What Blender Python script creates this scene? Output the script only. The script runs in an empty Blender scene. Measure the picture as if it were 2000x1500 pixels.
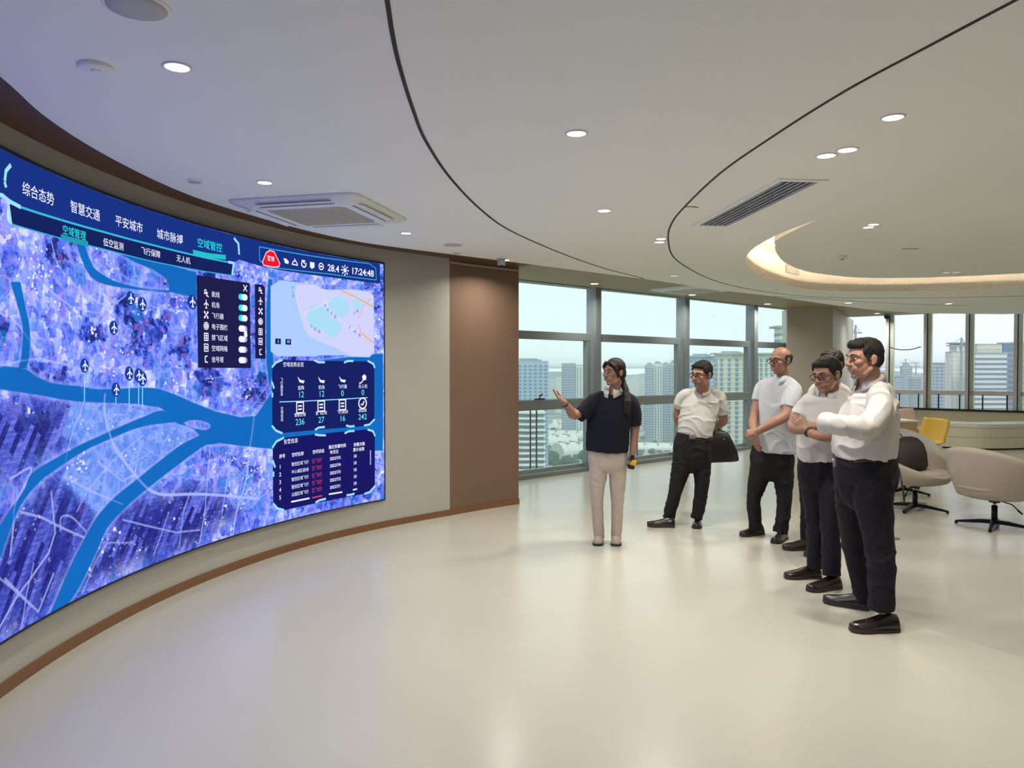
import bpy, bmesh, math, random
import numpy as np
from mathutils import Vector, Matrix, noise
from mathutils.geometry import tessellate_polygon

C = bpy.context.scene.collection
SC = bpy.context.scene
random.seed(7)
np.random.seed(7)

# ---------------------------------------------------------------- camera
CAMZ = 1.56
F = 1500.0                       # focal length in pixels of the 2000x1500 frame
PIT = math.atan(28 / F)          # the camera looks down by about one degree
cam = bpy.data.cameras.new('camera')
cam.sensor_width = 36.0
cam.lens = 36.0 * F / 2000.0
cam.clip_end = 6000
camo = bpy.data.objects.new('camera', cam)
camo.location = (0, 0, CAMZ)
camo.rotation_euler = (math.pi / 2 - PIT, 0, 0)
C.objects.link(camo)
SC.camera = camo

# ---------------------------------------------------------------- sky, sun, exposure
SC.view_settings.view_transform = 'Standard'
SC.view_settings.look = 'None'
SC.view_settings.exposure = 0.0
SC.view_settings.gamma = 1.0
SC.view_settings.use_curve_mapping = False
SC.cycles.diffuse_bounces = 8
W = bpy.data.worlds.new('hazy_sky')
SC.world = W
W.use_nodes = True
wt = W.node_tree
wt.nodes.clear()
wo = wt.nodes.new('ShaderNodeOutputWorld')
wb = wt.nodes.new('ShaderNodeBackground')
wc = wt.nodes.new('ShaderNodeTexCoord')
wx = wt.nodes.new('ShaderNodeSeparateXYZ')
wr = wt.nodes.new('ShaderNodeValToRGB')
wr.color_ramp.elements[0].position = 0.0
wr.color_ramp.elements[0].color = (0.88, 0.95, 1.0, 1)
wr.color_ramp.elements[1].position = 0.35
wr.color_ramp.elements[1].color = (0.90, 0.95, 0.96, 1)
wt.links.new(wc.outputs['Generated'], wx.inputs[0])
wt.links.new(wx.outputs['Z'], wr.inputs[0])
wt.links.new(wr.outputs[0], wb.inputs[0])
wb.inputs[1].default_value = 1.22
wt.links.new(wb.outputs[0], wo.inputs[0])
sun = bpy.data.lights.new('sun', 'SUN')
sun.energy = 1.7
sun.angle = math.radians(8)
sun.color = (1.0, 0.95, 0.88)
suno = bpy.data.objects.new('sun', sun)
suno.rotation_euler = (math.radians(38), 0, math.radians(28))   # from behind the building, over its roof
suno.location = (0, -20, 60)
C.objects.link(suno)

# ---------------------------------------------------------------- camera geometry helpers
def ray(x, y):
    a = (x - 1000) / F
    b = (750 - y) / F
    return Vector((a, math.cos(PIT) + b * math.sin(PIT), -math.sin(PIT) + b * math.cos(PIT)))
def at_z(x, y, h):
    d = ray(x, y); t = (h - CAMZ) / d.z
    return Vector((d.x * t, d.y * t, h))
def P(x, y, Y):
    d = ray(x, y); t = Y / d.y
    return Vector((d.x * t, Y, CAMZ + d.z * t))

# ---------------------------------------------------------------- materials
MATS = {}
def mat(name, col, rough=0.5, metal=0.0, spec=0.5, noise_amt=0.0, noise_scale=8.0, bump=0.0, bump_scale=60.0, coat=0.0, emit=None, emit_s=0.0):
    if name in MATS: return MATS[name]
    m = bpy.data.materials.new(name); m.use_nodes = True
    nt = m.node_tree; b = nt.nodes['Principled BSDF']
    b.inputs['Base Color'].default_value = (*col, 1)
    b.inputs['Roughness'].default_value = rough
    b.inputs['Metallic'].default_value = metal
    b.inputs['Specular IOR Level'].default_value = spec
    b.inputs['Coat Weight'].default_value = coat
    if emit:
        b.inputs['Emission Color'].default_value = (*emit, 1)
        b.inputs['Emission Strength'].default_value = emit_s
    tc = nt.nodes.new('ShaderNodeTexCoord')
    if noise_amt > 0:
        n = nt.nodes.new('ShaderNodeTexNoise'); n.inputs['Scale'].default_value = noise_scale; n.inputs['Detail'].default_value = 5
        r = nt.nodes.new('ShaderNodeMapRange')
        r.inputs['To Min'].default_value = 1 - noise_amt; r.inputs['To Max'].default_value = 1 + noise_amt
        mx = nt.nodes.new('ShaderNodeMix'); mx.data_type = 'RGBA'; mx.blend_type = 'MULTIPLY'; mx.inputs['Factor'].default_value = 1
        nt.links.new(tc.outputs['Object'], n.inputs['Vector']); nt.links.new(n.outputs['Fac'], r.inputs['Value'])
        mx.inputs['A'].default_value = (*col, 1)
        nt.links.new(r.outputs['Result'], mx.inputs['B']); nt.links.new(mx.outputs['Result'], b.inputs['Base Color'])
    if bump > 0:
        n2 = nt.nodes.new('ShaderNodeTexNoise'); n2.inputs['Scale'].default_value = bump_scale; n2.inputs['Detail'].default_value = 4
        bp = nt.nodes.new('ShaderNodeBump'); bp.inputs['Strength'].default_value = bump; bp.inputs['Distance'].default_value = 0.01
        nt.links.new(tc.outputs['Object'], n2.inputs['Vector']); nt.links.new(n2.outputs['Fac'], bp.inputs['Height'])
        nt.links.new(bp.outputs['Normal'], b.inputs['Normal'])
    MATS[name] = m
    return m
def emis(name, col, s=1.0):
    if name in MATS: return MATS[name]
    m = bpy.data.materials.new(name); m.use_nodes = True
    nt = m.node_tree; nt.nodes.clear()
    o = nt.nodes.new('ShaderNodeOutputMaterial'); e = nt.nodes.new('ShaderNodeEmission')
    e.inputs[0].default_value = (*col, 1); e.inputs[1].default_value = s
    nt.links.new(e.outputs[0], o.inputs[0]); MATS[name] = m
    return m
def s2l(r, g, b):
    f = lambda c: (c / 255 / 12.92) if c / 255 <= 0.04045 else ((c / 255 + 0.055) / 1.055) ** 2.4
    return (f(r), f(g), f(b))
def glass(name, tint, refl=0.06):
    m = bpy.data.materials.new(name); m.use_nodes = True
    nt = m.node_tree; nt.nodes.clear()
    o = nt.nodes.new('ShaderNodeOutputMaterial'); t = nt.nodes.new('ShaderNodeBsdfTransparent'); g = nt.nodes.new('ShaderNodeBsdfGlossy')
    t.inputs[0].default_value = (*tint, 1); g.inputs['Roughness'].default_value = 0.02
    fr = nt.nodes.new('ShaderNodeLayerWeight'); pw = nt.nodes.new('ShaderNodeMath'); pw.operation = 'POWER'; pw.inputs[1].default_value = 5.0
    mr = nt.nodes.new('ShaderNodeMapRange'); mr.inputs['To Min'].default_value = refl * 0.5; mr.inputs['To Max'].default_value = 0.25
    mx = nt.nodes.new('ShaderNodeMixShader')
    nt.links.new(fr.outputs['Facing'], pw.inputs[0]); nt.links.new(pw.outputs[0], mr.inputs['Value'])
    nt.links.new(mr.outputs['Result'], mx.inputs[0]); nt.links.new(t.outputs[0], mx.inputs[1]); nt.links.new(g.outputs[0], mx.inputs[2])
    nt.links.new(mx.outputs[0], o.inputs[0]); MATS[name] = m
    return m

# ---------------------------------------------------------------- mesh helpers
class MB:
    def __init__(s): s.v = []; s.f = []
    def add(s, vs, fs):
        o = len(s.v); s.v += [tuple(v) for v in vs]; s.f += [tuple(i + o for i in f) for f in fs]; return s
    def box(s, c, size, rz=0.0, M=None):
        x, y, z = size[0] / 2, size[1] / 2, size[2] / 2
        vs = [Vector(p) for p in ((-x,-y,-z),(x,-y,-z),(x,y,-z),(-x,y,-z),(-x,-y,z),(x,-y,z),(x,y,z),(-x,y,z))]
        R = M if M is not None else Matrix.Rotation(rz, 3, 'Z')
        return s.add([R @ v + Vector(c) for v in vs], [(0,3,2,1),(4,5,6,7),(0,1,5,4),(1,2,6,5),(2,3,7,6),(3,0,4,7)])
    def beam(s, a, b, w, z0, z1, off=0.0):
        """box standing on the plan line a-b: width w (off = shift along the left normal), from z0 to z1"""
        a = Vector((a[0], a[1], 0)); b = Vector((b[0], b[1], 0)); d = (b - a); L = d.length; d.normalize(); n = Vector((-d.y, d.x, 0))
        c = (a + b) / 2 + n * off
        return s.box((c.x, c.y, (z0 + z1) / 2), (L, w, z1 - z0), math.atan2(d.y, d.x))
    def prism(s, pts, z0, z1, holes=()):
        loops = [list(pts)] + [list(h) for h in holes]
        tri = tessellate_polygon([[Vector((p[0], p[1], 0)) for p in l] for l in loops])
        flat = [p for l in loops for p in l]; n = len(flat)
        vs = [(p[0], p[1], z0) for p in flat] + [(p[0], p[1], z1) for p in flat]; fs = []
        for t in tri:
            a, b, c = (Vector((flat[i][0], flat[i][1])) for i in t)
            up = (b - a).cross(c - a) > 0
            t = tuple(t) if up else tuple(reversed(t))
            fs.append(tuple(i + n for i in t)); fs.append(tuple(reversed(t)))
        k = 0
        for l in loops:
            m = len(l)
            for i in range(m):
                j = (i + 1) % m; fs.append((k + i, k + j, k + j + n, k + i + n))
            k += m
        return s.add(vs, fs)
    def ribbon(s, pts, z0, z1, thick=0.0, side=1):
        """vertical wall along a plan polyline, thick to its left (side=1) or right"""
        q = offset(pts, thick * side)
        loop = list(pts) + list(reversed(q))
        n = len(pts); vs = []; fs = []
        for z in (z0, z1):
            vs += [(p[0], p[1], z) for p in pts]; vs += [(p[0], p[1], z) for p in q]
        for i in range(n - 1):
            fs += [(i, i + 1, 2*n + i + 1, 2*n + i), (n + i + 1, n + i, 3*n + i, 3*n + i + 1), (2*n + i, 2*n + i + 1, 3*n + i + 1, 3*n + i), (i + 1, i, n + i, n + i + 1)]
        fs += [(0, 2*n, 3*n, n), (n - 1, 2*n - 1, 4*n - 1, 3*n - 1)]
        return s.add(vs, fs)
    def loft(s, rings, cap=True):
        n = len(rings[0]); vs = []; fs = []
        for r in rings: vs += list(r)
        for k in range(len(rings) - 1):
            for i in range(n):
                j = (i + 1) % n
                fs.append((k*n + i, k*n + j, (k+1)*n + j, (k+1)*n + i))
        if cap:
            fs.append(tuple(reversed(range(n)))); fs.append(tuple(range((len(rings)-1)*n, len(rings)*n)))
        return s.add(vs, fs)
    def lathe(s, prof, c=(0,0,0), n=28, M=None, cap=True):
        rings = []
        for r, z in prof:
            ring = [Vector((max(r, 1e-4) * math.cos(2*math.pi*i/n), max(r, 1e-4) * math.sin(2*math.pi*i/n), z)) for i in range(n)]
            rings.append([(M @ v if M is not None else v) + Vector(c) for v in ring])
        return s.loft(rings, cap)
    def tube(s, pts, r, n=8):
        pts = [Vector(p) for p in pts]; rings = []
        for i, p in enumerate(pts):
            d = (pts[min(i+1, len(pts)-1)] - pts[max(i-1, 0)]).normalized()
            u = d.cross(Vector((0,0,1)))
            if u.length < 1e-3: u = d.cross(Vector((1,0,0)))
            u.normalize(); w = d.cross(u); rr = r[i] if isinstance(r, (list, tuple)) else r
            rings.append([p + (u*math.cos(2*math.pi*k/n) + w*math.sin(2*math.pi*k/n)) * rr for k in range(n)])
        return s.loft(rings)
    def ell(s, c, rad, M=None, n=16, m=10):
        rings = []
        for k in range(m + 1):
            a = -math.pi/2 + math.pi*k/m
            ca = max(math.cos(a), 1e-3)
            rings.append([(M if M is not None else Matrix.Identity(3)) @ Vector((rad[0]*ca*math.cos(2*math.pi*i/n), rad[1]*ca*math.sin(2*math.pi*i/n), rad[2]*math.sin(a))) + Vector(c) for i in range(n)])
        return s.loft(rings)
    def mesh(s, name, smooth=False):
        me = bpy.data.meshes.new(name); me.from_pydata(s.v, [], s.f); me.update()
        bm = bmesh.new(); bm.from_mesh(me); bmesh.ops.recalc_face_normals(bm, faces=bm.faces); bm.to_mesh(me); bm.free()
        if smooth: me.polygons.foreach_set('use_smooth', [True] * len(me.polygons))
        return me

def offset(pts, d):
    out = []; n = len(pts)
    for i in range(n):
        a = Vector(pts[max(i-1, 0)][:2]); b = Vector(pts[min(i+1, n-1)][:2]); t = (b - a).normalized()
        out.append((pts[i][0] - t.y*d, pts[i][1] + t.x*d))
    return out
def crom(pts, k=6):
    """Catmull-Rom through points of any dimension"""
    A = np.array([list(p) for p in pts], float); out = []
    for i in range(len(A) - 1):
        p0 = A[i-1] if i > 0 else 2*A[0] - A[1]; p1, p2 = A[i], A[i+1]; p3 = A[i+2] if i + 2 < len(A) else 2*A[-1] - A[-2]
        for j in range(k):
            t = j / k
            out.append(0.5*((2*p1) + (p2 - p0)*t + (2*p0 - 5*p1 + 4*p2 - p3)*t*t + (3*p1 - p0 - 3*p2 + p3)*t**3))
    out.append(A[-1]); return out

def link(name, me, m, parent=None, label=None, bevel=0.0, local=False):
    o = bpy.data.objects.new(name, me); C.objects.link(o)
    if m is not None:
        for mm in (m if isinstance(m, (list, tuple)) else [m]): me.materials.append(mm)
    if parent is not None:
        o.parent = parent
        if not local: o.matrix_parent_inverse = Matrix.Translation(-WLOC[parent.name])
        WLOC[o.name] = Vector((0,0,0)) + (WLOC[parent.name] if local else Vector((0,0,0)))
    else:
        WLOC[o.name] = Vector((0,0,0))
    if label: o['label'] = label
    if bevel > 0:
        b = o.modifiers.new('bevel', 'BEVEL'); b.width = bevel; b.segments = 2; b.limit_method = 'ANGLE'
    return o
WLOC = {}
def obj(name, mb, m, parent=None, smooth=False, label=None, bevel=0.0, local=False):
    return link(name, mb.mesh(name, smooth), m, parent, label, bevel, local)
def tag(o, label, cat, group=None, kind=None):
    o['label'] = label; o['category'] = cat
    if group: o['group'] = group
    if kind: o['kind'] = kind
    return o
def thing(name, loc, label, cat, group=None, rz=0.0):
    o = bpy.data.objects.new(name, None); C.objects.link(o); o.location = loc; o.rotation_euler = (0, 0, rz); o.empty_display_size = 0.1
    WLOC[o.name] = Vector(loc)
    return tag(o, label, cat, group)
def struct(name, mb, m, parent=None, smooth=False, bevel=0.0):
    o = obj(name, mb, m, parent, smooth, None, bevel)
    if parent is None: o['kind'] = 'structure'
    return o
def dup(root, loc, rz, label):
    r = root.copy(); C.objects.link(r); r.location = loc; r.rotation_euler = (0, 0, rz); r['label'] = label
    for ch in list(root.children):
        c = ch.copy(); C.objects.link(c); c.parent = r
        for g in ch.children:
            d = g.copy(); C.objects.link(d); d.parent = c
    return r

# ================================================================ THE ROOM
CEIL = 2.72          # underside of the white ceiling
SOFF = 2.83          # wood soffit over the windows
CC = Vector((3.132, 4.155)); CR = 5.60        # plan circle of the curved wall
def arc(deg, r):
    a = math.radians(deg); return (CC.x + r*math.cos(a), CC.y + r*math.sin(a))
def wall_r(deg):
    return CR + float(np.interp(deg, [122.7, 127, 133, 138, 142, 150], [0.047, 0.0, -0.052, -0.05, -0.03, 0.0]))

M_ceil = mat('white_ceiling_paint', (0.88, 0.89, 0.84), 0.75, spec=0.3)
M_cream = mat('cream_wall_panel', (0.43, 0.42, 0.375), 0.55, spec=0.35, noise_amt=0.02, noise_scale=2)
M_wood = mat('dark_walnut_strip', (0.13, 0.062, 0.03), 0.5, noise_amt=0.12, noise_scale=5)
M_panel = mat('brown_wall_panel', (0.185, 0.118, 0.080), 0.6, spec=0.3, noise_amt=0.05, noise_scale=3)
M_soff = mat('lit_wood_soffit', (0.34, 0.26, 0.15), 0.5, noise_amt=0.05, noise_scale=3)  # same walnut as the wall strip, paler from light put into its colour
M_black = mat('black_reveal', (0.008, 0.008, 0.01), 0.6)
M_frame = mat('grey_window_aluminium', (0.215, 0.255, 0.27), 0.4)
M_frame2 = mat('light_grey_aluminium', (0.42, 0.44, 0.45), 0.4, metal=0.2)
M_white = mat('white_plastic', (0.78, 0.78, 0.77), 0.4)
M_grille = mat('grey_grille', (0.24, 0.245, 0.25), 0.6)
M_glass = glass('window_glass', (0.88, 0.955, 0.93))
M_glass2 = glass('clear_window_glass', (0.95, 0.965, 0.97))

# floor: glossy poured resin, slightly greyer within a circle on the right
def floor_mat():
    m = bpy.data.materials.new('poured_resin_floor'); m.use_nodes = True
    nt = m.node_tree; b = nt.nodes['Principled BSDF']
    tc = nt.nodes.new('ShaderNodeTexCoord'); sx = nt.nodes.new('ShaderNodeSeparateXYZ')
    nt.links.new(tc.outputs['Object'], sx.inputs[0])
    # the greyer part is bounded by a large circle
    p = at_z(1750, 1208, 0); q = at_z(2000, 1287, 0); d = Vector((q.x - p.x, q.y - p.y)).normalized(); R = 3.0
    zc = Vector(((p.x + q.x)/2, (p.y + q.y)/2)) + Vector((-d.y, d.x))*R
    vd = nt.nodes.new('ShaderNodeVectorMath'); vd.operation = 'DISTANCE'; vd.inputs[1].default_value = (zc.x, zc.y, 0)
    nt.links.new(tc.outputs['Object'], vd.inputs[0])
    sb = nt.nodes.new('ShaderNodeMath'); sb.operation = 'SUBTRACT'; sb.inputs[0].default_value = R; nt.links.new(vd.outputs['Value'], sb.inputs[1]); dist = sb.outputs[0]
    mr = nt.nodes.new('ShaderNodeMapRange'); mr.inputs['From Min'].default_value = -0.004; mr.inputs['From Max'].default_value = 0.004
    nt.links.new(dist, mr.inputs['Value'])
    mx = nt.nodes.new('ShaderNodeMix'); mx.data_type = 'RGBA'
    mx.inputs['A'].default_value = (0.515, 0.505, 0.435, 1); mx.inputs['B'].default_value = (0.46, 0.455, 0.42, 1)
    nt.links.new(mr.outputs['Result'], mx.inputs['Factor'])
    nz = nt.nodes.new('ShaderNodeTexNoise'); nz.inputs['Scale'].default_value = 0.9; nz.inputs['Detail'].default_value = 3
    nt.links.new(tc.outputs['Object'], nz.inputs['Vector'])
    r = nt.nodes.new('ShaderNodeMapRange'); r.inputs['To Min'].default_value = 0.95; r.inputs['To Max'].default_value = 1.05
    nt.links.new(nz.outputs['Fac'], r.inputs['Value'])
    m2 = nt.nodes.new('ShaderNodeMix'); m2.data_type = 'RGBA'; m2.blend_type = 'MULTIPLY'; m2.inputs['Factor'].default_value = 1
    nt.links.new(mx.outputs['Result'], m2.inputs['A']); nt.links.new(r.outputs['Result'], m2.inputs['B'])
    nt.links.new(m2.outputs['Result'], b.inputs['Base Color'])
    b.inputs['Roughness'].default_value = 0.24; b.inputs['Specular IOR Level'].default_value = 0.5
    return m

# plan of the room
WL0 = at_z(1012, 937, 0); WL1 = at_z(1462, 877, 0)
WD = Vector((WL1.x - WL0.x, WL1.y - WL0.y)).normalized()          # left window wall runs this way
WN = Vector((-WD.y, WD.x))                                        # outward normal
def on_line(px, A, D):
    """plan point where the sight line at image column px crosses the plan line A + t D"""
    k = (px - 1000) / F / math.cos(PIT)
    t = (k*A.y - A.x) / (D.x - k*D.y)
    return Vector((A.x + D.x*t, A.y + D.y*t))
def wl(px): return on_line(px, Vector((WL0.x, WL0.y)), WD)
WEND = wl(1538)
RA = Vector((8.02, 18.15)); RB = Vector((10.70, 15.95)); RD = (RB - RA).normalized(); RN = Vector((-RD.y, RD.x))
def wr_(px): return on_line(px, RA, RD)
RIGHT_END = RA + RD*9.0

floor_poly = [(-3.0, -5), (16.5, -5), (16.5, 11), tuple(RIGHT_END + RN*0.25), tuple(RA - RD*1.6 + RN*0.25), tuple(WEND + WN*0.2), tuple(Vector((WL0.x, WL0.y)) - WD*1.6 + WN*0.2), (-1.6, 9.0), (-3.2, 6.5), (-3.2, 1.0)]
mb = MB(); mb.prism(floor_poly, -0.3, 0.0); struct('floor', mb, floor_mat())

# curved wall with the screen: cream panel, brown end panel, baseboard
degs = [205 - i*(205 - 133.2)/44 for i in range(45)]
lead = [(-2.35, -5.0), (-2.2, -2.0), (-2.03, 0.6)]
cw = lead + [arc(d, wall_r(d)) for d in degs]
mb = MB(); mb.ribbon(cw, 0.0, 2.76, 0.15, 1); struct('wall_left', mb, M_cream, smooth=False)
dp = [133.2 - i*(133.2 - 122.75)/10 for i in range(11)]
pw = [arc(d, wall_r(d)) for d in dp]
mb = MB(); mb.ribbon(pw, 0.0, 2.76, 0.15, 1); struct('wall_end', mb, M_panel)
mb = MB(); mb.ribbon(offset(pw, -0.012), 2.695, 2.712, 0.011, 1); struct('trim_1', mb, mat('pale_trim', (0.42, 0.36, 0.28), 0.5))
bb = lead + [arc(d, wall_r(d) - 0.001) for d in degs] + [arc(d, wall_r(d) - 0.001) for d in dp[1:]]
mb = MB(); mb.ribbon(offset(bb, -0.014), 0.0, 0.062, 0.013, 1); struct('baseboard_left', mb, mat('walnut_baseboard', (0.19, 0.088, 0.036), 0.4, noise_amt=0.1, noise_scale=6))
mb = MB(); mb.ribbon([arc(d, wall_r(d) - 0.001) for d in [205 - i*(205-122.75)/50 for i in range(51)]], 2.745, 2.775, 0.75, -1)
o_ws = struct('trim_2', mb, M_wood)

# ceiling edge traced in plan
edge_px = [(0,149),(80,221),(160,276),(240,321),(320,360),(400,392),(500,423),(600,450.5),(700,472),(790,485),(876,496),(1010,513),(1150,531),(1270,546.5),(1360,560),(1450,572),(1510,579),(1630,596),(1728,607.5),(1800,612)]
edge = [at_z(x, y, CEIL) for x, y in edge_px]
edge = [(-1.55, -5.0), (-1.55, -1.0), (-1.68, 1.2), (-1.86, 2.2)] + [(v.x, v.y) for v in edge]
edge = [tuple(p) for p in crom(edge, 5)]
outer = edge + [(10.3, 16.1), (13.3, 13.6), (16.4, 10.9), (16.4, -5.0)]
rim_px = [(2000,306),(1900,334),(1800,364),(1700,396),(1620,421),(1548,446),(1496,470),(1467,489),(1456,508),(1464,525),(1496,544),(1550,560.5),(1604,566.5),(1676,569),(1784,568),(1892,564.5),(2000,561)]
rim = [at_z(x, y, CEIL) for x, y in rim_px]
rim = [(4.2, 3.15), (3.4, 3.5)] + [(v.x, v.y) for v in rim] + [(10.6, 9.4), (10.9, 7.0), (9.6, 4.6), (7.4, 3.2), (5.6, 2.85), (4.2, 3.15)]
rim = [tuple(p) for p in crom(rim, 4)][:-1]
mb = MB(); mb.prism(outer, CEIL, CEIL + 0.10, [rim]); struct('ceiling', mb, M_ceil)
mb = MB(); mb.ribbon([p for p in edge[20:]], CEIL + 0.02, SOFF + 0.02, 0.01, 1); struct('trim_3', mb, M_black)
# black shadow lines in the ceiling
def line_on_ceiling(px, w, n):
    pts = [at_z(x, y, CEIL - 0.001) for x, y in px]
    pts = [tuple(p) for p in crom([(v.x, v.y) for v in pts], 6)]
    m = MB(); m.ribbon(offset(pts, -w/2), CEIL - 0.003, CEIL + 0.02, w, 1); struct('trim_%d' % n, m, M_black)
line_on_ceiling([(716,-330),(728,-190),(742,-70),(756,0),(766,64),(780,128),(806,212),(832,276),(880,348),(940,410),(1000,452),(1100,496),(1180,524),(1258,544)], 0.016, 4)
line_on_ceiling([(2900,-480),(2400,-220),(2200,-114),(2060,-40),(1984,0),(1825,84),(1650,178),(1510,266),(1405,339.5),(1337,404),(1312,436),(1305,465),(1314,500),(1345,524),(1390,546),(1450,562),(1540,575.5),(1630,581.5),(1750,582.5),(1860,581),(2000,578),(2060,576),(2160,571.5)], 0.014, 5)
line_on_ceiling([(1512,579.2),(1600,583.5),(1700,590),(1790,594.5),(1888,597)], 0.014, 6)
line_on_ceiling([(1337,404),(1350,403.5),(1363,405)], 0.012, 7)

# light cove: fascia, lit wall, upper ceiling, hanging disc
M_cove = mat('cove_paint', (0.74, 0.70, 0.63), 0.8, spec=0.2)
rl = rim + [rim[0]]
cen = Vector((6.5, 6.6))
def grow(loop, d):
    out = []
    n = len(loop)
    for i in range(n):
        a = Vector(loop[i-1]); b = Vector(loop[(i+1) % n]); t = (b - a).normalized(); nn = Vector((t.y, -t.x))
        if nn.dot(Vector(loop[i]) - cen) < 0: nn = -nn
        out.append((loop[i][0] + nn.x*d, loop[i][1] + nn.y*d))
    return out
r2 = grow(rim, 0.03)
mb = MB()
n = len(rim)
for lo, z0, z1 in ((rim, CEIL, CEIL + 0.115), (r2, CEIL + 0.115, 3.10)):
    mb.add([(p[0], p[1], z0) for p in lo] + [(p[0], p[1], z1) for p in lo], [(i, (i+1) % n, n + (i+1) % n, n + i) for i in range(n)])
mb.add([(p[0], p[1], CEIL + 0.115) for p in rim] + [(p[0], p[1], CEIL + 0.115) for p in r2], [(i, (i+1) % n, n + (i+1) % n, n + i) for i in range(n)])
struct('wall_cove', mb, M_cove, smooth=False)
mb = MB(); mb.prism(floor_poly, 3.10, 3.2); struct('ceiling_upper', mb, M_cove)
disc_px = [(1548,445),(1528,461.6),(1516,480),(1515,490),(1532,512),(1568,528),(1604,535),(1676,542),(1784,542.6),(1892,539),(2000,533.6)]
dk = [at_z(x, y, SOFF) for x, y in disc_px]
near = grow(rim, -0.30)
dk = [(2.98, 4.15), (2.66, 5.3)] + [(v.x, v.y) for v in dk][1:] + [(9.6, 8.6), (9.9, 7.0), (8.9, 5.2), (7.2, 3.5), (5.6, 3.1), (4.2, 3.35), (2.98, 4.15)]
dk = [tuple(p) for p in crom(dk, 4)][:-1]
mb = MB(); mb.prism(dk, SOFF, SOFF + 0.06); struct('ceiling_disc', mb, M_ceil)
# warm LED strip lying on the disc's edge, hidden from below (the lamp of the cove)
st = grow(dk, -0.10); st2 = grow(dk, -0.13)
mb = MB(); mb.prism(st, SOFF + 0.061, SOFF + 0.075, [st2])
tag(obj('light_strip', mb, emis('warm_strip_light', (1.0, 0.83, 0.63), 95.0)), 'warm light strip running along the rim of the ceiling recess', 'light strip')

# wood soffit above the windows and column zone
sof = [tuple(p) for p in offset(edge, -0.12)[38:]]
sof = [(-0.35, 8.0)] + [p for p in sof if p[1] > 8.3] + [(9.2, 15.6), (9.2, 17.0), tuple(RA + RN*0.1), (7.5, 18.0), (6.9, 16.8), tuple(WEND + WN*0.1), tuple(Vector((WL0.x, WL0.y)) - WD*1.2 + WN*0.3)]
mb = MB(); mb.prism(sof, SOFF, SOFF + 0.05); struct('trim_8', mb, M_soff)
sofr = [(8.3, 15.0), tuple(RA + RN*0.3), tuple(RIGHT_END + RN*0.3), (16.5, 10.7)]
mb = MB(); mb.prism(sofr, SOFF + 0.005, SOFF + 0.05); struct('trim_9', mb, M_ceil)

# left window wall
def window(n, px0, px1, first=False):
    a, b = wl(px0), wl(px1)
    m = MB()
    for z0, z1, w, off in ((2.0, 2.115, 0.12, 0.02), (0.975, 1.115, 0.14, 0.02), (0.0, 0.06, 0.16, 0.02), (SOFF - 0.015, SOFF + 0.03, 0.12, 0.02)):
        m.beam(a, b, w, z0, z1, off)
    fr = struct('window_%d' % n, m, M_frame, bevel=0.004)
    m = MB(); m.beam(a, b, 0.012, 0.06, SOFF, 0.05); obj('pane', m, M_glass, fr)
    m = MB(); m.beam(a, b, 0.05, 0.06, 0.115, 0.07); obj('white_glazing_bead', m, M_frame2, fr)
    m = MB(); m.beam(a, b, 0.022, 1.115, 1.128, -0.035); obj('rail_cap', m, M_frame2, fr)
    return fr
def mullion(px, n, w=0.13, d=0.20):
    c = wl(px); m = MB(); m.beam(c - WD*w/2, c + WD*w/2, d, 0.0, SOFF + 0.03, 0.03)
    struct('window_mullion_%d' % n, m, M_frame, bevel=0.006)
f1 = window(1, 960, 1150); window(2, 1174, 1326); window(3, 1346, 1461); window(4, 1480, 1539)
for i, x in enumerate((1162.5, 1336, 1470.5)): mullion(x, i + 1)
# thin sash verticals beside the mullions
for k, (pa, pb) in enumerate(((1143, 1150), (1320, 1326), (1456, 1461))):
    a, b = wl(pa), wl(pb); m = MB(); m.beam(a, b, 0.09, 0.06, 2.0, 0.0); struct('trim_%d' % (20 + k), m, M_frame)
# slim guard bars behind the low panes
gi = 0
for x in (1049, 1061, 1249, 1258, 1414, 1421):
    c = wl(x) + WN*0.14; m = MB(); m.box((c.x, c.y, 0.5), (0.016, 0.016, 0.98), math.atan2(WD.y, WD.x))
    lab = {1049: 'first slim guard bar behind the low pane beside the brown wall end', 1061: 'second slim guard bar behind the low pane beside the brown wall end', 1249: 'slim guard bar behind the low pane just right of the woman', 1258: 'second slim guard bar right of the woman, nearer the man with a bag', 1414: 'slim guard bar behind the man carrying a bag', 1421: 'second slim guard bar behind the man carrying a bag, nearer the bald man'}[x]
    tag(obj('guard_bar', m, mat('dark_bar', (0.10, 0.10, 0.12), 0.4)), lab, 'bar', 'slim guard bars behind the low panes')
# window latch on the rail
c = wl(1050) - WN*0.045
la = thing('window_latch', (c.x, c.y, 1.128), 'black latch handle on the grey window rail nearest the brown wall', 'latch')
rz = math.atan2(WD.y, WD.x)
m = MB(); m.box((c.x, c.y, 1.137), (0.19, 0.03, 0.018), rz); obj('plate', m, M_black, la, bevel=0.003)
m = MB(); m.tube([(c.x, c.y, 1.145), (c.x, c.y, 1.18), (c.x + WD.x*0.05, c.y + WD.y*0.05, 1.20)], 0.014); obj('handle', m, M_black, la, smooth=True)

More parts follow.
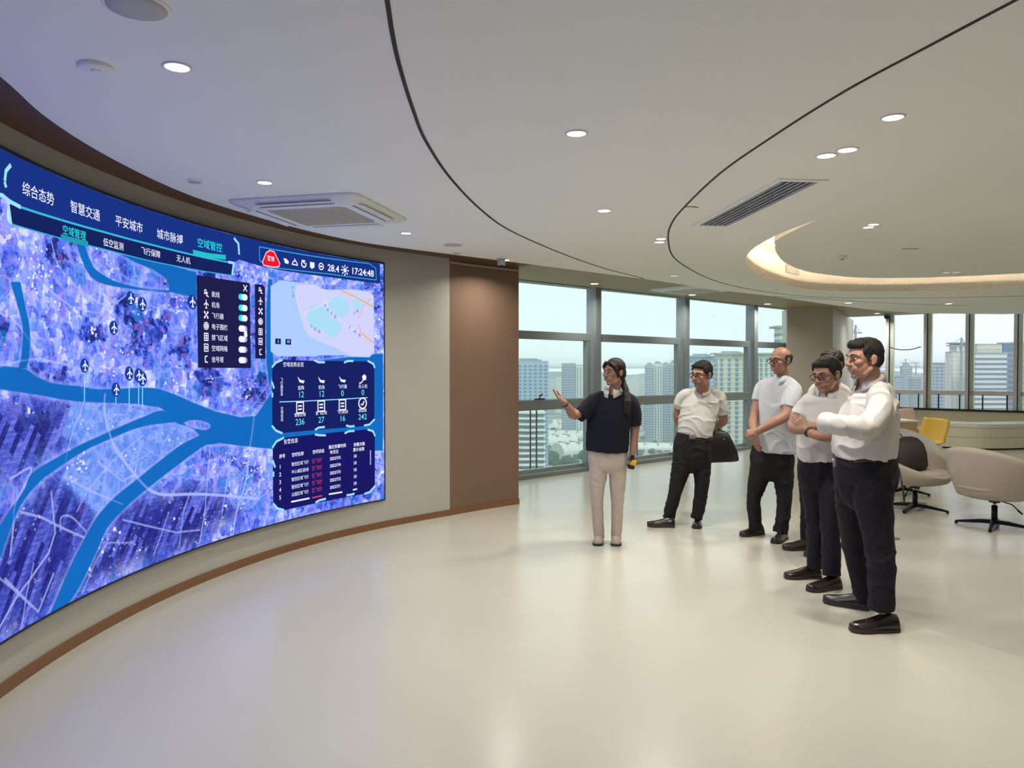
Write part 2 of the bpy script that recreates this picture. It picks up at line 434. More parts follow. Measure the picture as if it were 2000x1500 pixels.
# column
c0 = at_z(1538, 871, 0); dirc = Vector((1, 0.02)).normalized()
cA = on_line(1536, Vector((5.6, 15.75)), Vector((1, 0.0))); cB = on_line(1626, Vector((5.6, 15.75)), Vector((1, 0)))
cC = on_line(1666, Vector((cB.x, cB.y)), Vector((0.55, 1.0)))
cD = Vector((cA.x + (cC.x - cB.x), cA.y + (cC.y - cB.y) + 0.6)) 
M_col = mat('beige_column_panel', (0.46, 0.42, 0.35), 0.5, spec=0.4)
mb = MB(); mb.prism([tuple(cA), tuple(cB), tuple(cC), tuple(cC + Vector((0.1, 0.7))), tuple(cA + Vector((0.25, 1.0)))], 0.0, SOFF); struct('column', mb, M_col, bevel=0.01)

# right window wall: low cream wall, black sill, deep mullions
wa, wbnd = RA - RD*1.6, RIGHT_END
mb = MB(); mb.beam(wa, wbnd, 0.2, 0.0, 0.66, 0.1); struct('wall_right_low', mb, mat('cream_low_wall', (0.74, 0.69, 0.52), 0.5))
mb = MB(); mb.beam(wa, wbnd, 0.26, 0.66, 0.70, 0.09); struct('trim_10', mb, M_black)
M_mul = mat('pale_lilac_mullion', (0.74, 0.73, 0.78), 0.4)
mu_px = [1733, 1807, 1889, 1984, 2100, 2240]
prev = wa
for i, x in enumerate(mu_px):
    c = wr_(x)
    fr = MB(); fr.beam(prev, c, 0.10, 1.0, 1.10, 0.12); fr.beam(prev, c, 0.10, SOFF - 0.02, SOFF + 0.03, 0.12)
    fo = struct('window_%d' % (5 + i), fr, M_mul, bevel=0.004)
    m = MB(); m.beam(prev, c, 0.012, 0.70, SOFF, 0.14); obj('pane', m, M_glass2, fo)
    m = MB(); m.beam(c - RD*0.05, c + RD*0.015, 0.14, 0.70, SOFF, 0.10); mo = struct('window_mullion_%d' % (5 + i), m, M_mul, bevel=0.005)
    m = MB(); m.beam(c + RD*0.016, c + RD*0.028, 0.12, 0.70, SOFF, 0.10); obj('seal_strip', m, M_black, mo); m = MB(); m.beam(c + RD*0.029, c + RD*0.11, 0.10, 0.70, SOFF, 0.12); obj('frame_leaf', m, mat('glare_green_frame', (0.66, 0.78, 0.66), 0.4), mo)  # the leaf's pale green has reflected glare put into its colour
    for q in (0.33, 0.83) if i else (0.6, 0.9):
        g = prev + (c - prev)*q; m = MB(); m.box((g.x - RN.x*0.0, g.y, 0.86), (0.02, 0.02, 0.32), 0)
        if wr_(2005).x > g.x > 7.5:
            obj('low_frame_bar', m, M_black, fo)
    prev = c
# far walls the camera does not see
M_wallw = mat('bounce_white_wall', (0.80, 0.79, 0.76), 0.7)  # unseen walls turned white to bounce more light into the hall
mb = MB(); mb.beam(RIGHT_END, (16.5, 10.5), 0.2, 0, 3.1, 0.1); struct('wall_right_far', mb, M_wallw)
mb = MB(); mb.beam((16.5, 10.8), (16.5, -5), 0.2, 0, 3.1, 0.1); struct('wall_right', mb, M_wallw)
mb = MB(); mb.beam((16.5, -5), (-2.6, -5), 0.2, 0, 3.1, 0.1); struct('wall_back', mb, M_wallw)
mb = MB(); mb.ribbon([(-2.6, -5.0)] + [(p[0], p[1]) for p in offset(cw, 0.4)[1:]] + [(-0.3, 9.3), tuple(Vector((WL0.x, WL0.y)) - WD*1.5 + WN*0.1)], -0.0, 3.1, 0.1, 1); struct('wall_left_light_block', mb, M_cream)  # unseen outer layer added to keep daylight from leaking in

# ================================================================ CEILING FIXTURES
M_lens = emis('lamp_lens', (1.0, 0.93, 0.82), 9.0)
M_lensdim = emis('dim_lamp_lens', (1.0, 0.93, 0.82), 0.9)
M_ring = mat('downlight_ring', (0.75, 0.74, 0.72), 0.4)
DL_POWER = 12.8
def make_downlight(loc, r, label, power, group):
    t = thing('downlight', loc, label, 'ceiling light', group)
    m = MB(); m.lathe([(r*1.22, 0.0), (r*1.22, -0.004), (r*1.02, -0.006), (r*0.98, 0.0)], n=28, cap=False); obj('ring', m, M_ring, t, True, local=True)
    m = MB(); m.lathe([(r, 0.004), (r, -0.002)], n=28); obj('lens', m, M_lens if power > 0 else M_lensdim, t, local=True)
    if power > 0:
        l = bpy.data.lights.new('downlight_lamp', 'AREA'); l.shape = 'DISK'; l.size = r*1.9; l.energy = power; l.color = (1.0, 0.925, 0.81); l.spread = math.radians(150)
        lo = bpy.data.objects.new('lamp', l); C.objects.link(lo); lo.parent = t; lo.location = (0, 0, -0.012)
    return t
GD = 'round recessed downlights'
D = [  # px, py, plane height, radius, lit, label
    (346,130,CEIL,0.045,1,'bright downlight nearest the camera, right of the smoke detector'),
    (517,356,CEIL,0.043,1,'downlight beside the white air conditioning cassette, toward the camera'),
    (793,455,CEIL,0.043,1,'downlight beyond the white air conditioning cassette near the wood strip'),
    (987,508,CEIL,0.043,1,'downlight beside the small ceiling camera above the brown wall end'),
    (1126,260,CEIL,0.047,1,'large downlight alone in the middle of the white ceiling'),
    (1180,411,CEIL,0.047,1,'downlight alone in the middle ceiling, second from the camera'),
    (1291,466,CEIL,0.045,1,'nearer downlight of the close pair left of the thin dark ceiling line'),
    (1288,472.5,CEIL,0.045,1,'farther downlight of the close pair left of the thin dark ceiling line'),
    (1655,292,CEIL,0.047,1,'nearer downlight of the pair above the long air grille'),
    (1614,303.5,CEIL,0.047,1,'farther downlight of the pair above the long air grille'),
    (1706,438,SOFF,0.045,1,'nearer downlight of the pair in the sunken ceiling disc'),
    (1696,443.5,SOFF,0.045,1,'farther downlight of the pair in the sunken ceiling disc'),
    (1848,532.5,SOFF,0.05,0,'dim downlight at the far edge of the sunken ceiling disc, toward the column'),
    (1868,531.5,SOFF,0.05,0,'dim downlight at the far edge of the sunken ceiling disc, toward the right windows'),
    (1161,554,SOFF,0.06,1,'soffit downlight over the window nearest the brown wall end'),
    (1352,575.8,SOFF,0.06,1,'soffit downlight beside the white soffit cassette'),
    (1499,593.5,SOFF,0.06,1,'soffit downlight over the window left of the column'),
    (1657,591.5,CEIL,0.06,1,'downlight in the white ceiling edge above the column'),
    (1713,612,SOFF,0.06,1,'soffit downlight over the window just right of the column'),
    (1853,593,CEIL,0.06,1,'downlight in the white ceiling near the right windows'),
    (1317,538.5,CEIL,0.06,0,'unlit downlight in the white ceiling near the white soffit cassette'),
]
for x, y, h, r, lit, lab in D:
    p = at_z(x, y, h)
    make_downlight(p, r, lab, DL_POWER*(1.0 if 'long air grille' in lab else 1) if lit else 0, GD)
# downlights added for more light, mostly behind and beside the camera
for x, y in ((2.6, 1.2), (2.4, -1.6), (4.6, -1.0), (6.4, 1.2), (1.75, 3.55), (12.0, 4.5), (12.0, 8.0), (12.4, 0.5)):
    make_downlight((x, y, CEIL), 0.045, 'extra downlight added to light the hall', DL_POWER*0.5, GD)
for x, y in ((5.2, 6.2), (7.6, 7.6), (8.0, 5.4)):
    make_downlight((x, y, SOFF), 0.045, 'extra downlight added to light the hall', DL_POWER, GD)

# round speaker grilles and detectors
def round_plate(x, y, wpx, name, label, cat, m, dz=0.008, z=CEIL):
    p = at_z(x, y, z); r = wpx/2 * p.y / F
    t = thing(name, p, label, cat)
    mb = MB(); mb.lathe([(r*1.05, 0.0), (r*1.05, -dz*0.6), (r*0.98, -dz)], n=40); obj('rim', mb, M_ceil, t, True, local=True)
    mb = MB(); mb.lathe([(r*0.94, -dz*0.9), (r*0.93, -dz*1.25), (r*0.5, -dz*1.4)], n=40); obj('grille_disc', mb, m, t, True, local=True)
M_spk = mat('speaker_cloth', (0.50, 0.50, 0.47), 0.8)
round_plate(267, 12, 118, 'ceiling_speaker', 'large round ceiling speaker grille at the near edge of the ceiling', 'speaker', M_spk, 0.006)
round_plate(885, 477.5, 38, 'ceiling_speaker', 'flat round ceiling speaker over the brown wall end', 'speaker', M_spk, 0.006)
round_plate(893, 493, 17, 'smoke_detector', 'tiny round detector beside the wood strip over the brown wall end', 'detector', M_spk, 0.012)
round_plate(380, 352, 25, 'smoke_detector', 'small grey detector above the screen between wood strip and downlight', 'detector', M_spk, 0.012)
p = at_z(187, 129, CEIL); r = 0.062
t = thing('access_disc', p, 'round white ceiling detector left of the nearest bright downlight', 'detector')
mb = MB(); mb.lathe([(r*1.0, 0.0), (r, -0.012), (r*0.9, -0.017)], n=36); obj('housing', mb, M_ceil, t, True, local=True)
mb = MB(); mb.lathe([(r*0.3, -0.017), (r*0.28, -0.021)], n=24); obj('sensor_cap', mb, M_ceil, t, True, local=True)
p = at_z(1645, 500, SOFF); t = thing('occupancy_sensor', p, 'small white sensor under the sunken ceiling disc', 'sensor')
mb = MB(); mb.lathe([(0.05, 0), (0.05, -0.02), (0.035, -0.035)], n=24); obj('housing', mb, M_white, t, True, local=True)
mb = MB(); mb.lathe([(0.02, -0.035), (0.012, -0.042)], n=16); obj('eye', mb, M_grille, t, True, local=True)
p = at_z(1778, 485.5, SOFF); t = thing('access_slot', p, 'tiny slit plate in the sunken ceiling disc', 'sensor')
mb = MB(); mb.box((0, 0, -0.003), (0.16, 0.05, 0.006)); obj('plate', mb, M_spk, t, local=True)
# small ceiling camera
p = at_z(979, 503.5, CEIL); t = thing('security_camera', p, 'small white cylinder camera under the ceiling by the brown wall end', 'camera')
mb = MB(); mb.lathe([(0.055, 0), (0.055, -0.012)], n=24); obj('base', mb, M_white, t, True, local=True)
mb = MB(); mb.lathe([(0.042, -0.012), (0.042, -0.075), (0.036, -0.08)], n=24); obj('housing', mb, M_frame2, t, True, local=True)
mb = MB(); mb.lathe([(0.026, -0.080), (0.018, -0.088)], n=20); obj('lens', mb, M_black, t, True, local=True)

# ceiling cassette: square with rounded corners, sloping frame, louvres and centre grille
def rrect(w, d, r, n=6):
    out = []
    for cx, cy, a0 in ((w-r, d-r, 0), (-w+r, d-r, 90), (-w+r, -d+r, 180), (w-r, -d+r, 270)):
        for k in range(n + 1):
            a = math.radians(a0 + 90*k/n); out.append((cx + r*math.cos(a), cy + r*math.sin(a)))
    return out
A = at_z(694, 374, CEIL); Bp = at_z(800, 429, CEIL); Cq = at_z(440, 388, CEIL)
ux = (Bp - A).normalized(); side = (Bp - A).length
uy = Vector((0,0,1)).cross(ux)
if uy.dot(Cq - A) < 0: uy = -uy
ctr = A + ux*side/2 + uy*side/2
rzc = math.atan2(ux.y, ux.x)
t = thing('air_conditioner_cassette', ctr, 'square white air conditioning cassette in the ceiling above the screen', 'air conditioner', rz=rzc)
h = side/2
mb = MB(); mb.loft([[(x, y, 0.0) for x, y in rrect(h, h, 0.07)], [(x, y, -0.018) for x, y in rrect(h*0.985, h*0.985, 0.07)], [(x, y, -0.045) for x, y in rrect(h*0.74, h*0.74, 0.06)], [(x, y, -0.052) for x, y in rrect(h*0.64, h*0.64, 0.05)], [(x, y, -0.040) for x, y in rrect(h*0.60, h*0.60, 0.04)]]); obj('frame', mb, M_white, t, True, local=True)
mb = MB(); mb.prism(rrect(h*0.595, h*0.595, 0.03), -0.050, -0.036)
for k in range(26):
    yy = -h*0.56 + k*h*1.12/25; mb.box((0, yy, -0.051), (h*1.14, 0.006, 0.004))
obj('centre_grille', mb, mat('warm_grey_grille', (0.50, 0.46, 0.42), 0.6), t, local=True)
for k in range(4):
    R = Matrix.Rotation(k*math.pi/2, 3, 'Z'); T = Matrix.Rotation(math.radians(16), 3, 'X')
    mb = MB(); c = R @ Vector((0, -h*0.845, -0.036)); mb.box(c, (h*1.15, h*0.17, 0.008), M=R @ T)
    lo = obj('louvre', mb, M_white, t, local=True, bevel=0.003)
    mb = MB(); c = R @ Vector((0, -h*0.765, -0.045)); mb.box(c, (h*1.15, 0.008, 0.004), M=R); obj('slot', mb, M_grille, lo, local=True)
# flush cassette in the wood soffit
A = at_z(1283, 560.5, SOFF); Bq = at_z(1418, 571.5, SOFF)
cs = at_z(1352, 564.5, SOFF)
t = thing('air_conditioner_cassette', cs, 'flat white air conditioning cassette in the wood soffit over the windows', 'air conditioner', rz=math.atan2(WD.y, WD.x))
mb = MB(); mb.loft([[(x, y, 0) for x, y in rrect(0.48, 0.48, 0.06)], [(x, y, -0.03) for x, y in rrect(0.47, 0.47, 0.06)], [(x, y, -0.04) for x, y in rrect(0.34, 0.34, 0.05)]]); obj('frame', mb, M_white, t, local=True)
mb = MB(); mb.prism(rrect(0.32, 0.32, 0.03), -0.046, -0.04); obj('centre_grille', mb, M_spk, t, local=True)

# long linear air grille
A = at_z(1366, 438, CEIL); B1 = at_z(1420, 440, CEIL); D1 = at_z(1598, 354, CEIL); E1 = at_z(1527, 352, CEIL)
axis = ((D1 + E1)/2 - (A + B1)/2); Lg = axis.length; ax = axis.normalized(); wd = abs((B1 - A).cross(ax).z)
ctr = (A + B1 + D1 + E1)/4
t = thing('air_grille', ctr, 'long dark linear air grille let into the white ceiling', 'vent', rz=math.atan2(ax.y, ax.x))
mb = MB()
for s in (-1, 1):
    mb.box((0, s*(wd/2 + 0.02), -0.003), (Lg + 0.1, 0.04, 0.01)); mb.box((s*(Lg/2 + 0.02), 0, -0.003), (0.04, wd, 0.01))
obj('frame', mb, M_ceil, t, local=True)
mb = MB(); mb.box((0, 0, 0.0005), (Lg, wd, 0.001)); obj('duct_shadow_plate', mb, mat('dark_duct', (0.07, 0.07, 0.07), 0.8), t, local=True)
nb = 6
M_blade = mat('light_grey_blade', (0.46, 0.47, 0.47), 0.5)
for k in range(nb):
    mb = MB(); mb.box((0, -wd/2 + (k + 0.5)*wd/nb, -0.005), (Lg, wd/nb*0.42, 0.010), M=Matrix.Rotation(math.radians(25), 3, 'X')); obj('blade', mb, M_blade, t, local=True)
mb = MB()
for k in range(36):
    mb.box((-Lg/2 + (k + 0.5)*Lg/36, 0, -0.0005), (0.006, wd, 0.003))
obj('cross_wires', mb, M_blade, t, local=True)
# vent grille in the lit wall of the ceiling recess
q0 = Vector((at_z(1513, 529, SOFF + 0.06).xy)); 
best = min(range(len(r2)), key=lambda i: abs((r2[i][0]/r2[i][1]) - (1538 - 1000)/F) + (0 if r2[i][1] > 7.5 else 9))
pv = Vector(r2[best]); tv = (Vector(r2[(best+1) % len(r2)]) - Vector(r2[best-1])).normalized(); nv = Vector((-tv.y, tv.x))
if nv.dot(cen - pv) < 0: nv = -nv
Yv = pv.y; zc = P(1538, 526, Yv).z
t = thing('air_vent', (pv.x + nv.x*0.012, pv.y + nv.y*0.012, zc), 'small patterned air vent in the warm lit wall of the ceiling recess', 'vent', rz=math.atan2(tv.y, tv.x))
mb = MB(); mb.box((0, 0, 0), (0.46, 0.01, 0.125)); obj('backing', mb, mat('vent_backing', (0.36, 0.31, 0.27), 0.7), t, local=True)
mb = MB()
for k in range(12):
    mb.box((-0.2 + k*0.0365, -0.008*(1 if nv.dot(Vector((math.sin(math.atan2(tv.y,tv.x)), -math.cos(math.atan2(tv.y,tv.x))))) > 0 else -1), 0), (0.012, 0.008, 0.15), M=Matrix.Rotation(math.radians(38 if k % 3 else -38), 3, 'Y'))
obj('lattice', mb, M_cove, t, local=True)

# camera and drooping cable at the right windows
c = wr_(1734) - RN*0.16
t = thing('dome_camera', (c.x, c.y, SOFF), 'small dark dome camera at the window head right of the column', 'camera')
mb = MB(); mb.lathe([(0.06, 0.0), (0.06, -0.04)], n=20); obj('mount', mb, M_frame, t, True, local=True)
mb = MB(); mb.ell((0, 0, -0.06), (0.055, 0.055, 0.06)); obj('dome', mb, M_black, t, True, local=True)
ca = wr_(1739) - RN*0.14; cb = wr_(1801) - RN*0.14
pts = []
for k in range(15):
    s = k/14; q = ca + (cb - ca)*s; pts.append((q.x, q.y, P(1739, 678, ca.y).z - 0.09*4*s*(1-s)*0.75 - 0.0))
mb = MB(); mb.tube([(ca.x, ca.y, SOFF - 0.1), (ca.x, ca.y, 0.9)], 0.010); mb.tube(pts, 0.010)
tag(obj('cable', mb, M_black, smooth=True), 'thin black cable drooping between two mullions of the right window', 'cable')
# floor socket disc
p = at_z(1743, 1052, 0); t = thing('floor_socket', p, 'flat grey metal disc set in the floor behind the nearest man', 'floor socket')
mb = MB(); mb.lathe([(0.068, 0.0), (0.066, 0.004), (0.056, 0.005)], n=32); obj('cover', mb, mat('brushed_disc', (0.28, 0.28, 0.28), 0.35, metal=0.7), t, True, local=True)
mb = MB(); mb.box((0, 0.02, 0.0055), (0.05, 0.012, 0.002)); obj('lid_pull', mb, M_black, t, local=True)

# ================================================================ LED SCREEN
TH0 = 206.0                     # the screen starts out of the picture on the left
TH1 = 142.25
RS = CR - 0.045
SZ0, SZ1 = 0.285, 2.595
SL = math.radians(TH0 - TH1) * RS
def scr(x, y):
    """image point -> (distance along the screen from its left end, height)"""
    d = ray(x, y); o = -CC
    a = d.x**2 + d.y**2; b = 2*(o.x*d.x + o.y*d.y); c = o.x**2 + o.y**2 - RS**2
    t = (-b + math.sqrt(b*b - 4*a*c)) / (2*a)
    th = math.degrees(math.atan2(d.y*t - CC.y, d.x*t - CC.x)) % 360
    return (math.radians(TH0 - th) * RS, CAMZ + d.z*t)
def spos(s, z, off=0.0):
    a = math.radians(TH0) - s / RS
    return (CC.x + (RS - off)*math.cos(a), CC.y + (RS - off)*math.sin(a), z)

led = thing('led_screen', (*spos(SL/2, SZ0)[:2], SZ0), 'huge curved screen showing a blue aerial city map', 'screen')
# black cabinet edge
mb = MB()
ns = 60
ss = [SL*i/ns for i in range(ns + 1)]
for z0, z1 in ((SZ0 - 0.012, SZ0), (SZ1, SZ1 + 0.016)):
    mb.ribbon([spos(s, 0, 0.004)[:2] for s in ss], z0, z1, 0.06, 1)
for s0 in (-0.012, SL + 0.001):
    mb.ribbon([spos(s0 + k*0.011, 0, 0.004)[:2] for k in range(2)], SZ0 - 0.012, SZ1 + 0.016, 0.06, 1)
obj('frame', mb, M_black, led)
mb = MB(); mb.ribbon([spos(s, 0, -0.012)[:2] for s in ss], SZ0, SZ1, 0.03, 1); obj('cabinet', mb, M_black, led)

# picture grid with distance fields for water and roads
def polys(plist): return [np.array([(0.0 if x <= -110 else scr(x, y)[0], scr(x, y)[1]) for x, y in pl]) for pl in plist]
def dens(pl, k=5): return [tuple(p) for p in crom(pl, k)]
water_px = [
    dens([(-120,705),(-50,708),(0,714),(47,720),(75,737),(107,749),(154,754),(196,760),(289,757),(327,765),(373,784),(420,803),(467,822),(500,833)]) + [(520,836),(520,872)] + dens([(500,873),(443,864),(406,868),(390,851),(373,835),(345,826),(317,799),(289,793),(261,789),(149,784),(70,771),(0,761),(-50,756),(-120,752)]),
    dens([(345,822),(317,802),(280,814),(219,840),(154,870),(112,893),(61,925),(47,957),(14,1003),(0,1025),(-40,1070),(-90,1120)]) + dens([(-90,1230),(-40,1150),(0,1090),(9,1064),(37,994),(70,949),(107,919),(163,882),(219,856),(280,833),(348,824)]),
    dens([(443,860),(406,868),(383,882),(327,924),(280,961),(243,994),(210,1031),(192,1070),(173,1111),(154,1148),(140,1170),(120,1200)]) + dens([(90,1215),(105,1181),(131,1120),(154,1073),(187,1013),(224,971),(271,933),(317,896),(355,868),(390,850)]),
    [(420,803),(470,815),(500,812),(528,770),(560,745),(620,705),(748,690),(748,880),(620,885),(500,874),(430,866)],
    [(215,487),(236,497),(262,512),(298,526),(326,545),(330,560),(330,570),(384,582),(384,532),(300,508)],
    dens([(146,470),(165,520),(182,545),(210,557),(262,565),(332,572)]) + dens([(332,567),(290,564),(232,552),(192,530),(178,512),(164,474)]),
    dens([(20,550),(32,590),(44,640),(42,690),(36,718)]) + dens([(52,720),(58,690),(58,640),(50,600),(40,550)]),
    [(524,545),(532,545),(530,640),(535,720),(526,760),(520,700),(520,600)],
]
island_px = [dens([(357,826),(372,821),(395,822),(411,830),(405,839),(385,838),(357,826)], 3)]
pale_px = [[(140,785),(317,800),(280,814),(219,840),(154,870),(120,850)], [(163,882),(219,856),(280,831),(345,826),(387,845),(355,868),(317,896),(271,933),(224,971),(190,1005),(120,930)]]
field_px = [[(-100,1010),(40,1000),(75,950),(120,925),(190,1010),(175,1060),(100,1190),(-100,1330)], [(230,985),(300,960),(400,940),(470,1000),(380,1070),(250,1110),(150,1150),(210,1040)], [(-100,790),(130,790),(140,860),(60,920),(-100,1000)]]
dark_px = [[(290,640),(370,625),(385,690),(300,700)], [(118,650),(190,628),(215,660),(150,690),(120,680)], [(400,715),(520,735),(520,820),(440,790),(400,760)], [(355,600),(385,600),(385,640),(345,640)]]
bright_px = [[(-60,440),(140,460),(260,540),(300,580),(230,640),(120,620),(60,640),(-60,620)], [(330,700),(440,800),(380,780),(280,745),(120,740),(100,720)], [(390,880),(560,860),(560,1000),(300,1060),(260,1090),(200,1060),(260,1000)], [(456,515),(530,525),(745,555),(745,690),(520,560)]]
road_px = [
    (dens([(205,770),(204,800),(212,840),(228,880),(262,925),(290,955),(320,966),(380,965),(440,968),(500,974)]), 0.020),
    (dens([(498,800),(492,850),(487,880),(480,940),(462,1000),(455,1045)]), 0.016),
    ([(40,1000),(80,1010),(130,1035),(165,1050)], 0.012), (dens([(118,1035),(120,1010),(140,1010),(168,1038)]), 0.010),
    ([(0,1225),(30,1170),(60,1130),(95,1080),(108,1040),(100,960)], 0.012), ([(10,1130),(75,1195),(105,1120)], 0.011), ([(75,1195),(25,1150),(-30,1105)], 0.009),
    ([(40,1240),(52,1160),(66,1100)], 0.008), (dens([(20,1085),(26,1030),(30,985),(62,915),(20,935)]), 0.012),
    (dens([(0,716),(60,702),(120,710),(150,720)]), 0.010), (dens([(150,735),(160,760),(165,782),(140,850),(128,900)]), 0.008),
    (dens([(-60,560),(0,600),(40,640),(80,700)]), 0.010), (dens([(45,475),(60,520),(90,560),(140,600)]), 0.010), (dens([(100,470),(115,520),(160,570),(210,600)]), 0.010),
    (dens([(150,600),(200,610),(260,570),(300,600),(330,590)]), 0.008), ([(330,880),(400,800),(470,760)], 0.0),
    ([(125,930),(180,960),(240,985)], 0.012), ([(150,1000),(170,960),(220,900),(280,850)], 0.008), ([(190,900),(240,940),(265,925)], 0.010), ([(215,870),(260,905),(300,880)], 0.007),
    ([(240,1015),(300,1030),(345,1040),(390,1035)], 0.010), ([(160,1160),(190,1090),(210,1060),(260,1060)], 0.008), ([(300,1085),(320,1030),(330,1000)], 0.008), ([(390,1060),(400,1000),(405,940),(410,880)], 0.010), ([(350,1070),(358,1000),(372,960)], 0.008), ([(430,1030),(440,960),(452,880)], 0.008),
    ([(500,650),(510,720)], 0.010), ([(400,740),(450,735),(480,760),(500,735)], 0.006), ([(470,560),(560,590)], 0.0),
]
NX, NZ = 640, 232
gs = np.linspace(0, SL, NX); gz = np.linspace(SZ0, SZ1, NZ)
GX, GZ = np.meshgrid(gs, gz); PT = np.stack([GX.ravel(), GZ.ravel()], 1)
def seg_d(pts, closed):
    d = np.full(len(PT), 9.0); n = len(pts)
    for i in range(n if closed else n - 1):
        a = pts[i]; b = pts[(i+1) % n]; ab = b - a; L = ab @ ab
        if L < 1e-12: continue
        t = np.clip(((PT - a) @ ab) / L, 0, 1)
        d = np.minimum(d, np.hypot(PT[:,0] - a[0] - t*ab[0], PT[:,1] - a[1] - t*ab[1]))
    return d
def inside(pts):
    x, y = PT[:,0], PT[:,1]; r = np.zeros(len(PT), bool); n = len(pts)
    for i in range(n):
        x0, y0 = pts[i]; x1, y1 = pts[(i+1) % n]
        if y0 == y1: continue
        c = ((y0 > y) != (y1 > y)) & (x < (x1 - x0)*(y - y0)/(y1 - y0) + x0); r ^= c
    return r
def sdf(pl):
    out = np.full(len(PT), 9.0)
    for pts in polys(pl):
        d = seg_d(pts, True); d[inside(pts)] *= -1; out = np.minimum(out, d)
    return out
wat = np.maximum(sdf(water_px), -sdf(island_px))
road = np.full(len(PT), 9.0)
for pl, w in road_px:
    if w > 0: road = np.minimum(road, seg_d(np.array([scr(x, y) for x, y in pl]), False) - w/2)
def soft(pl, w): return 1 / (1 + np.exp(np.clip(sdf(pl) / w, -30, 30)))
pale, field, dark, bright = soft(pale_px, 0.006), soft(field_px, 0.03), soft(dark_px, 0.06), soft(bright_px, 0.08)
me = bpy.data.meshes.new('display')
vs = np.array([spos(s, z) for z in gz for s in gs])
idx = np.arange(NX*NZ).reshape(NZ, NX)
fs = np.stack([idx[:-1,:-1], idx[:-1,1:], idx[1:,1:], idx[1:,:-1]], -1).reshape(-1, 4)
me.from_pydata(vs.tolist(), [], fs.tolist())
uv = me.uv_layers.new(name='plane')
lv = np.empty(len(me.loops), int); me.loops.foreach_get('vertex_index', lv)
uv.data.foreach_set('uv', PT[lv].ravel().astype(np.float32))
for nm, arr in (('water', wat), ('road', road), ('pale', pale), ('field', field), ('dark', dark), ('bright', bright)):
    at = me.attributes.new(nm, 'FLOAT', 'POINT'); at.data.foreach_set('value', arr.astype(np.float32))

